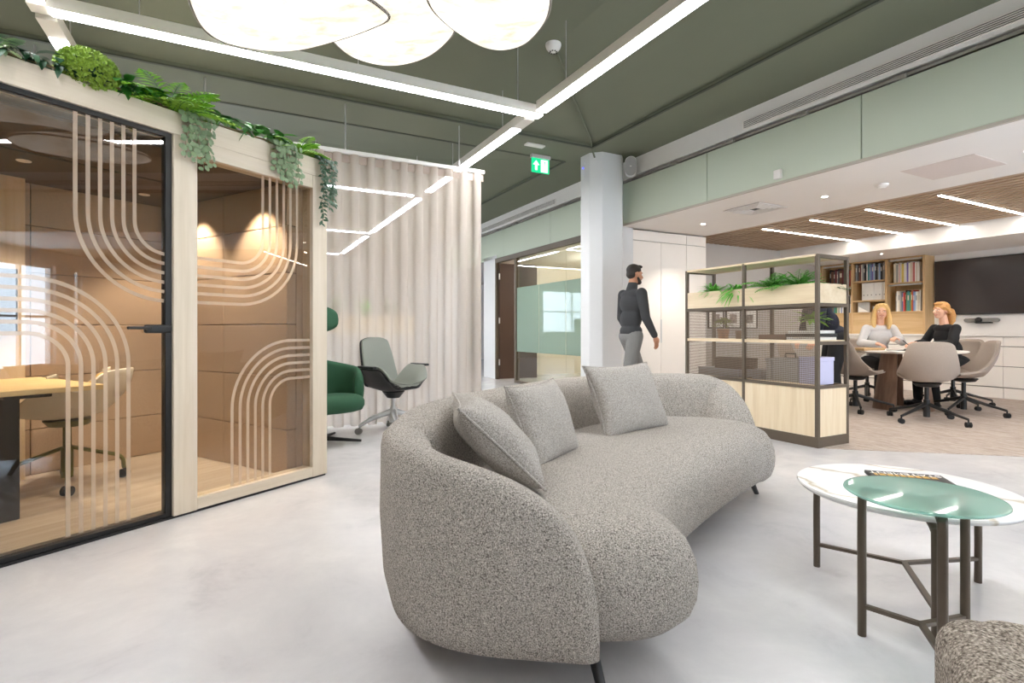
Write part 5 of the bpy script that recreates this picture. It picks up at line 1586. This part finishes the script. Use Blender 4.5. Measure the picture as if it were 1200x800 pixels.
def face(o, P, M, s, lipmat='lips', smile=False):
    e = MB(); i = MB(); b = MB(); l = MB()
    for q in (-1, 1):
        e.ball(P(.0850, q*.031, .008), (.0075*s, .0115*s, .0052*s), 10, 7, M); i.ball(P(.0898, q*.031, .008), (.0045*s, .0052*s, .0052*s), 8, 6, M)
        b.tube([P(.087, q*.015, .026), P(.088, q*.03, .031), P(.078, q*.046, .026)], .0035*s, 6)
    l.tube([P(.082, .024, -.052+.006*smile), P(.095, 0, -.057), P(.082, -.024, -.052+.006*smile)], .005*s, 8)
    e.build('eyes', 'eye_white', o, smooth=True); i.build('irises', 'eye_dark', o, smooth=True); b.build('eyebrows', 'hair_dark' if lipmat == 'lips_m' else 'hair_ginger', o, smooth=True)
    l.build('lips', 'lips', o, smooth=True)
    if smile: MB().tube([P(.089, .017, -.0545), P(.0955, 0, -.0575), P(.089, -.017, -.0545)], .0028*s, 6).build('teeth', 'eye_white', o, smooth=True)
def shoe(mb, a, d):
    d = V(d).normalized(); y = V((0, 0, 1)).cross(d); M = Matrix((d, y, V((0, 0, 1)))).transposed(); a = V(a)
    mb.ball(a+V((0, 0, .045))+d*.02, (.075, .045, .05), 14, 9, M); mb.ball(a+d*.13+V((0, 0, .035)), (.095, .047, .036), 14, 9, M); mb.ball(a+d*.06+V((0, 0, .02)), (.14, .044, .02), 14, 9, M)

def walking_man():
    o = thing('person', 'man in a charcoal jumper and grey trousers walking past the column', 'person', V((1.46, 6.55, 0)), rad(24))
    # hips at .93
    hipL, hipR = V((0, .085, .93)), V((0, -.085, .93))
    kL, aL = V((.20, .09, .50)), V((.27, .09, .09)); kR, aR = V((-.10, -.09, .50)), V((-.38, -.09, .16))
    shL, shR = V((.02, .185, 1.445)), V((.02, -.185, 1.445))
    elL, wrL = V((.03, .24, 1.16)), V((.14, .22, .95)); elR, wrR = V((.03, -.25, 1.15)), V((.17, -.245, .93))
    b = MB()
    b.ball((0, 0, .95), (.115, .155, .12), 18, 11); b.ball((.0, 0, 1.14), (.105, .145, .14), 18, 11); b.ball((.015, 0, 1.33), (.115, .165, .15), 18, 11); b.ball((.01, 0, 1.43), (.085, .17, .065), 18, 11)
    limb(b, [V((.0, 0, 1.45)), V((.035, 0, 1.60))], [.062, .055])
    for h, k, a in ((hipL, kL, aL), (hipR, kR, aR)): limb(b, [h, k, a], [.083, .055, .038])
    for s_, e, w in ((shL, elL, wrL), (shR, elR, wrR)): limb(b, [s_, e, w], [.052, .042, .027])
    hand(b, wrR, (.25, 0, -1), (-.2, 1, 0), (1, 0, .1), .35); hand(b, wrL, (.25, 0, -1), (0, -1, 0), (1, 0, .1), .35)
    P, M = head(b, (.06, 0, 1.685), rad(-4), rad(6), 1.0)
    remeshed('body', b, 'skin_man', o, .006, 4)
    face(o, P, M, 1.0, 'lips_m')
    c = MB()
    c.ball((0, 0, .99), (.122, .163, .10), 18, 11); c.ball((.0, 0, 1.14), (.118, .158, .15), 18, 11); c.ball((.015, 0, 1.33), (.13, .178, .155), 18, 11); c.ball((.01, 0, 1.435), (.098, .185, .072), 18, 11)
    limb(c, [V((.005, 0, 1.46)), V((.028, 0, 1.56))], [.075, .062])
    for s_, e, w in ((shL, elL, wrL), (shR, elR, wrR)): limb(c, [s_, e, w.lerp(e, .06)], [.068, .055, .040])
    remeshed('jumper', c, 'cloth_charcoal', o, .008, 5)
    t = MB(); t.ball((0, 0, .92), (.125, .162, .10), 18, 11)
    for h, k, a in ((hipL, kL, aL), (hipR, kR, aR)): limb(t, [h, k, a], [.10, .073, .058])
    remeshed('trousers', t, 'cloth_grey', o, .008, 5)
    s = MB(); shoe(s, (.26, .09, 0), (1, 0, 0)); s2 = MB(); shoe(s2, (-.40, -.09, .06), (1, 0, -.45))
    remeshed('shoe', s, 'black_rubber', o, .008, 3); remeshed('shoe', s2, 'black_rubber', o, .008, 3)
    h = MB()
    h.ball(P(-.022, 0, .052), (.096, .080, .080), 16, 11, M); h.ball(P(-.055, 0, .0), (.055, .072, .06), 14, 9, M); h.ball(P(.045, 0, .105), (.045, .055, .022), 12, 8, M)
    remeshed('hair', h, 'hair_dark', o, .006, 3)
    d = MB(); d.ball(P(.060, 0, -.085), (.040, .042, .032), 14, 9, M)
    for q in (-1, 1): d.tube([P(.0, q*.068, -.035), P(.035, q*.058, -.075), P(.062, q*.03, -.095)], [.012, .02, .022], 8)
    d.tube([P(.084, .028, -.05), P(.098, 0, -.042), P(.084, -.028, -.05)], .007, 6)
    remeshed('beard', d, 'hair_dark', o, .006, 3)
walking_man()

def seated(label, loc, rz, top, bottom, hairmat, hairfn, armL, armR, yaw, pitch, lean=0.12, smile=False, sleeve=(1, 1), name='person', z0=.0, neck=.0, zs=1.0):
    """armL/armR: (elbow, wrist, hand_dir, palm_n, thumb_dir)"""
    o = thing(name, label, 'person', loc, rz)
    SZ = .49
    sx = lambda z: lean*(z-SZ)/.55
    hipL, hipR = V((0, .09, SZ+.06)), V((0, -.09, SZ+.06))
    kL, kR = V((.42, .11, SZ+.05)), V((.42, -.11, SZ+.05)); aL, aR = V((.36, .12, .10)), V((.40, -.12, .10))
    shz = SZ+.53
    shL, shR = V((sx(shz), .165, shz)), V((sx(shz), -.165, shz))
    b = MB()
    b.ball((-.01, 0, SZ+.08), (.13, .165, .11), 18, 11); b.ball((sx(SZ+.25), 0, SZ+.25), (.10, .13, .14), 18, 11); b.ball((sx(SZ+.42)+.01, 0, SZ+.42), (.105, .145, .14), 18, 11); b.ball((sx(shz), 0, shz), (.075, .15, .055), 18, 11)
    hc = V((sx(shz)+.055+neck, 0, shz+.235))
    limb(b, [V((sx(shz), 0, shz)), hc+V((-.025, 0, -.075))], [.055, .046])
    for h, k, a in ((hipL, kL, aL), (hipR, kR, aR)): limb(b, [h, k, a], [.082, .055, .036])
    for s_, A in ((shL, armL), (shR, armR)):
        limb(b, [s_, V(A[0]), V(A[1])], [.044, .036, .024]); hand(b, A[1], A[2], A[3], A[4], A[5] if len(A) > 5 else .5, .92)
    P, M = head(b, hc, yaw, pitch, .96)
    remeshed('body', b, 'skin', o, .006, 4)
    face(o, P, M, .96, 'lips', smile)
    c = MB()
    c.ball((-.01, 0, SZ+.10), (.135, .172, .09), 18, 11); c.ball((sx(SZ+.25), 0, SZ+.25), (.115, .147, .15), 18, 11); c.ball((sx(SZ+.42)+.01, 0, SZ+.42), (.12, .16, .145), 18, 11); c.ball((sx(shz), 0, shz), (.087, .165, .062), 18, 11)
    for s_, A, f in ((shL, armL, sleeve[0]), (shR, armR, sleeve[1])):
        E, W_ = V(A[0]), V(A[1]); limb(c, [s_, E, E.lerp(W_, f*.88)], [.060, .052, .042])
    remeshed('top', c, top, o, .008, 5)
    t = MB(); t.ball((-.01, 0, SZ+.06), (.14, .178, .085), 18, 11)
    for h, k, a in ((hipL, kL, aL), (hipR, kR, aR)): limb(t, [h, k, a], [.098, .072, .055])
    remeshed('trousers', t, bottom, o, .008, 5)
    for a in (aL, aR):
        s = MB(); shoe(s, (a.x, a.y, 0), (1, 0, 0)); remeshed('shoe', s, 'black_rubber', o, .008, 3)
    h = MB(); hairfn(h, P, M); remeshed('hair', h, hairmat, o, .005, 3)
    return o
def long_hair(h, P, M):
    h.ball(P(-.025, 0, .045), (.098, .084, .080), 16, 11, M)
    for q in (-1, 1):
        h.tube([P(.045, q*.045, .105), P(.03, q*.078, .04), P(.012, q*.088, -.06), P(.02, q*.095, -.16), P(.05, q*.085, -.25)], [.022, .026, .032, .034, .018], 10)
        h.tube([P(-.03, q*.07, .02), P(-.05, q*.085, -.10), P(-.03, q*.08, -.22)], [.04, .045, .025], 10)
    h.tube([P(.062, .0, .098), P(.05, .03, .11)], [.016, .02], 8); h.tube([P(.062, .0, .098), P(.05, -.03, .11)], [.016, .02], 8)
    h.ball(P(-.06, 0, -.08), (.05, .08, .11), 14, 9, M)
def pony_hair(h, P, M):
    h.ball(P(-.022, 0, .042), (.098, .080, .082), 16, 11, M); h.ball(P(.035, 0, .095), (.05, .06, .028), 12, 8, M)
    h.ball(P(-.06, 0, .0), (.05, .066, .055), 14, 9, M)
    h.tube([P(-.10, 0, .01), P(-.155, 0, -.01), P(-.17, 0, -.07), P(-.165, 0, -.15), P(-.15, 0, -.21)], [.03, .045, .05, .042, .015], 12)
    for q in (-1, 1): h.tube([P(.03, q*.072, .05), P(-.02, q*.08, .0), P(-.07, q*.06, -.03)], [.014, .022, .025], 8)
# smiling woman on the far side of the table, facing the viewer's left
seated('woman with long blond hair in a pale jumper smiling behind the meeting table', V((5.20, 7.66, .004)), rad(-100), 'cloth_white', 'cloth_black', 'hair_blond', long_hair,
       (V((.20, .26, .83)), V((.36, .10, .88)), (.7, -.6, .1), (0, 0, -1), (.3, .9, .3), .7), (V((.22, -.27, .82)), V((.42, -.16, .815)), (.9, .35, -.15), (0, 0, -1), (-.2, 1, 0), .5), rad(-22), rad(4), .16, True)
# woman in profile at the right
seated('woman with a ginger ponytail in a black top leaning on the table, side view', V((5.83, 7.02, .004)), rad(182), 'cloth_black', 'cloth_black', 'hair_ginger', pony_hair,
       (V((.26, .24, .83)), V((.50, .14, .82)), (1, -.2, -.1), (0, 0, -1), (.2, -1, 0), .4), (V((.22, -.24, .83)), V((.46, -.12, .82)), (1, .2, -.1), (0, 0, -1), (.2, 1, 0), .6), rad(8), rad(2), .14, False, (.75, .75))
o = thing('pen', 'dark pen held over the table by the woman in black', 'pen', V((5.20, 6.98, .80)), 0)
MB().cyl((0, 0, 0), (-.10, -.02, .07), .005, n=8).build('barrel', 'black_plastic', o); MB().cyl((0, 0, 0), (.012, .002, -.008), .005, .001, n=8).build('tip', 'alu', o)

def leaning_person():
    o = thing('person', 'standing person in navy seen through the end of the planter shelf, head hidden', 'person', V((3.79, 6.45, .005)), rad(172))
    hipL, hipR = V((-.12, .085, .90)), V((-.12, -.085, .90))
    kL, kR = V((-.04, .09, .50)), V((-.06, -.09, .50)); aL, aR = V((-.08, .09, .09)), V((-.12, -.09, .09))
    shL, shR = V((.12, .17, 1.30)), V((.12, -.17, 1.30))
    b = MB()
    b.ball((-.12, 0, .92), (.115, .15, .11), 18, 11); b.ball((-.03, 0, 1.08), (.10, .135, .14), 18, 11); b.ball((.06, 0, 1.22), (.11, .155, .14), 18, 11); b.ball((.12, 0, 1.30), (.085, .155, .06), 18, 11)
    limb(b, [V((.12, 0, 1.31)), V((.22, 0, 1.38))], [.058, .05])
    for h, k, a in ((hipL, kL, aL), (hipR, kR, aR)): limb(b, [h, k, a], [.083, .055, .038])
    arms = ((shL, V((.16, .25, 1.08)), V((.20, .22, .90))), (shR, V((.14, -.25, 1.06)), V((.2, -.2, .90))))
    for s_, e, w in arms: limb(b, [s_, e, w], [.048, .04, .026])
    for s_, e, w in arms: hand(b, w, (.5, 0, -.8), (0, -w.y, -.2), (.6, 0, .5), .4, .95)
    P, M = head(b, (.30, 0, 1.44), 0, rad(35), .97)
    remeshed('body', b, 'skin', o, .006, 4); face(o, P, M, .97)
    c = MB()
    c.ball((-.11, 0, .96), (.125, .16, .10), 18, 11); c.ball((-.03, 0, 1.08), (.115, .15, .15), 18, 11); c.ball((.06, 0, 1.22), (.125, .17, .145), 18, 11); c.ball((.12, 0, 1.30), (.098, .17, .068), 18, 11)
    for s_, e, w in arms: limb(c, [s_, e, e.lerp(w, .85)], [.066, .055, .044])
    remeshed('jacket', c, 'cloth_navy', o, .008, 5)
    t = MB(); t.ball((-.12, 0, .89), (.125, .16, .10), 18, 11)
    for h, k, a in ((hipL, kL, aL), (hipR, kR, aR)): limb(t, [h, k, a], [.105, .085, .075])
    remeshed('trousers', t, 'cloth_black', o, .008, 5)
    for a in (aL, aR):
        s = MB(); shoe(s, (a.x, a.y, 0), (1, 0, 0)); remeshed('shoe', s, 'black_rubber', o, .008, 3)
    h = MB(); h.ball(P(-.022, 0, .048), (.098, .082, .082), 16, 11, M); h.ball(P(-.055, 0, .0), (.055, .074, .06), 14, 9, M)
    remeshed('hair', h, 'hair_dark', o, .006, 3)
leaning_person()
# ------------------------------------------------------------------ camera, daylight, exposure
cam = bpy.data.cameras.new('camera'); cam.sensor_width = 36; cam.lens = 36*625/1200
cam.shift_y = -13/1200; cam.clip_start = .05
co = bpy.data.objects.new('camera', cam); COL.objects.link(co)
co.location = (0, 0, 1.0); co.rotation_euler = (math.pi/2, 0, 0)
SC.camera = co
w = bpy.data.worlds.new('sky'); SC.world = w; w.use_nodes = True
nt = w.node_tree; nt.nodes.clear()
out = nt.nodes.new('ShaderNodeOutputWorld'); bg = nt.nodes.new('ShaderNodeBackground')
tc = nt.nodes.new('ShaderNodeTexCoord'); sep = nt.nodes.new('ShaderNodeSeparateXYZ'); nt.links.new(tc.outputs['Generated'], sep.inputs[0])
mr = nt.nodes.new('ShaderNodeMapRange'); mr.inputs['From Min'].default_value = -.1; mr.inputs['From Max'].default_value = .6; nt.links.new(sep.outputs['Z'], mr.inputs['Value'])
nt.links.new(ramp(nt, mr.outputs[0], [(0, '#cfd6dd'), (.3, '#e8f1fb'), (1, '#bcd6f5')]), bg.inputs['Color'])
ms = nt.nodes.new('ShaderNodeMapRange'); ms.inputs['From Min'].default_value = -.22; ms.inputs['From Max'].default_value = -.04
ms.inputs['To Min'].default_value = 34; ms.inputs['To Max'].default_value = 12     # added glow below the horizon, lifts the meeting-room ceiling
nt.links.new(sep.outputs['Z'], ms.inputs['Value']); nt.links.new(ms.outputs[0], bg.inputs['Strength'])
nt.links.new(bg.outputs[0], out.inputs['Surface'])
l = bpy.data.lights.new('office_lamp', 'POINT'); l.energy = 80; l.shadow_soft_size = .2; l.color = (1, .93, .82)
o = bpy.data.objects.new('office_lamp', l); COL.objects.link(o); o.location = R(6.5, 8.4, 2.3)
SC.view_settings.view_transform = 'Standard'; SC.view_settings.look = 'None'; SC.view_settings.gamma = 1
SC.view_settings.use_curve_mapping = False
SC.view_settings.exposure = .40
SC.cycles.use_denoising = True
SC.cycles.max_bounces = 10; SC.cycles.transparent_max_bounces = 24; SC.cycles.diffuse_bounces = 5; SC.cycles.glossy_bounces = 4
SC.cycles.sample_clamp_indirect = 6; SC.cycles.caustics_reflective = False; SC.cycles.caustics_refractive = False
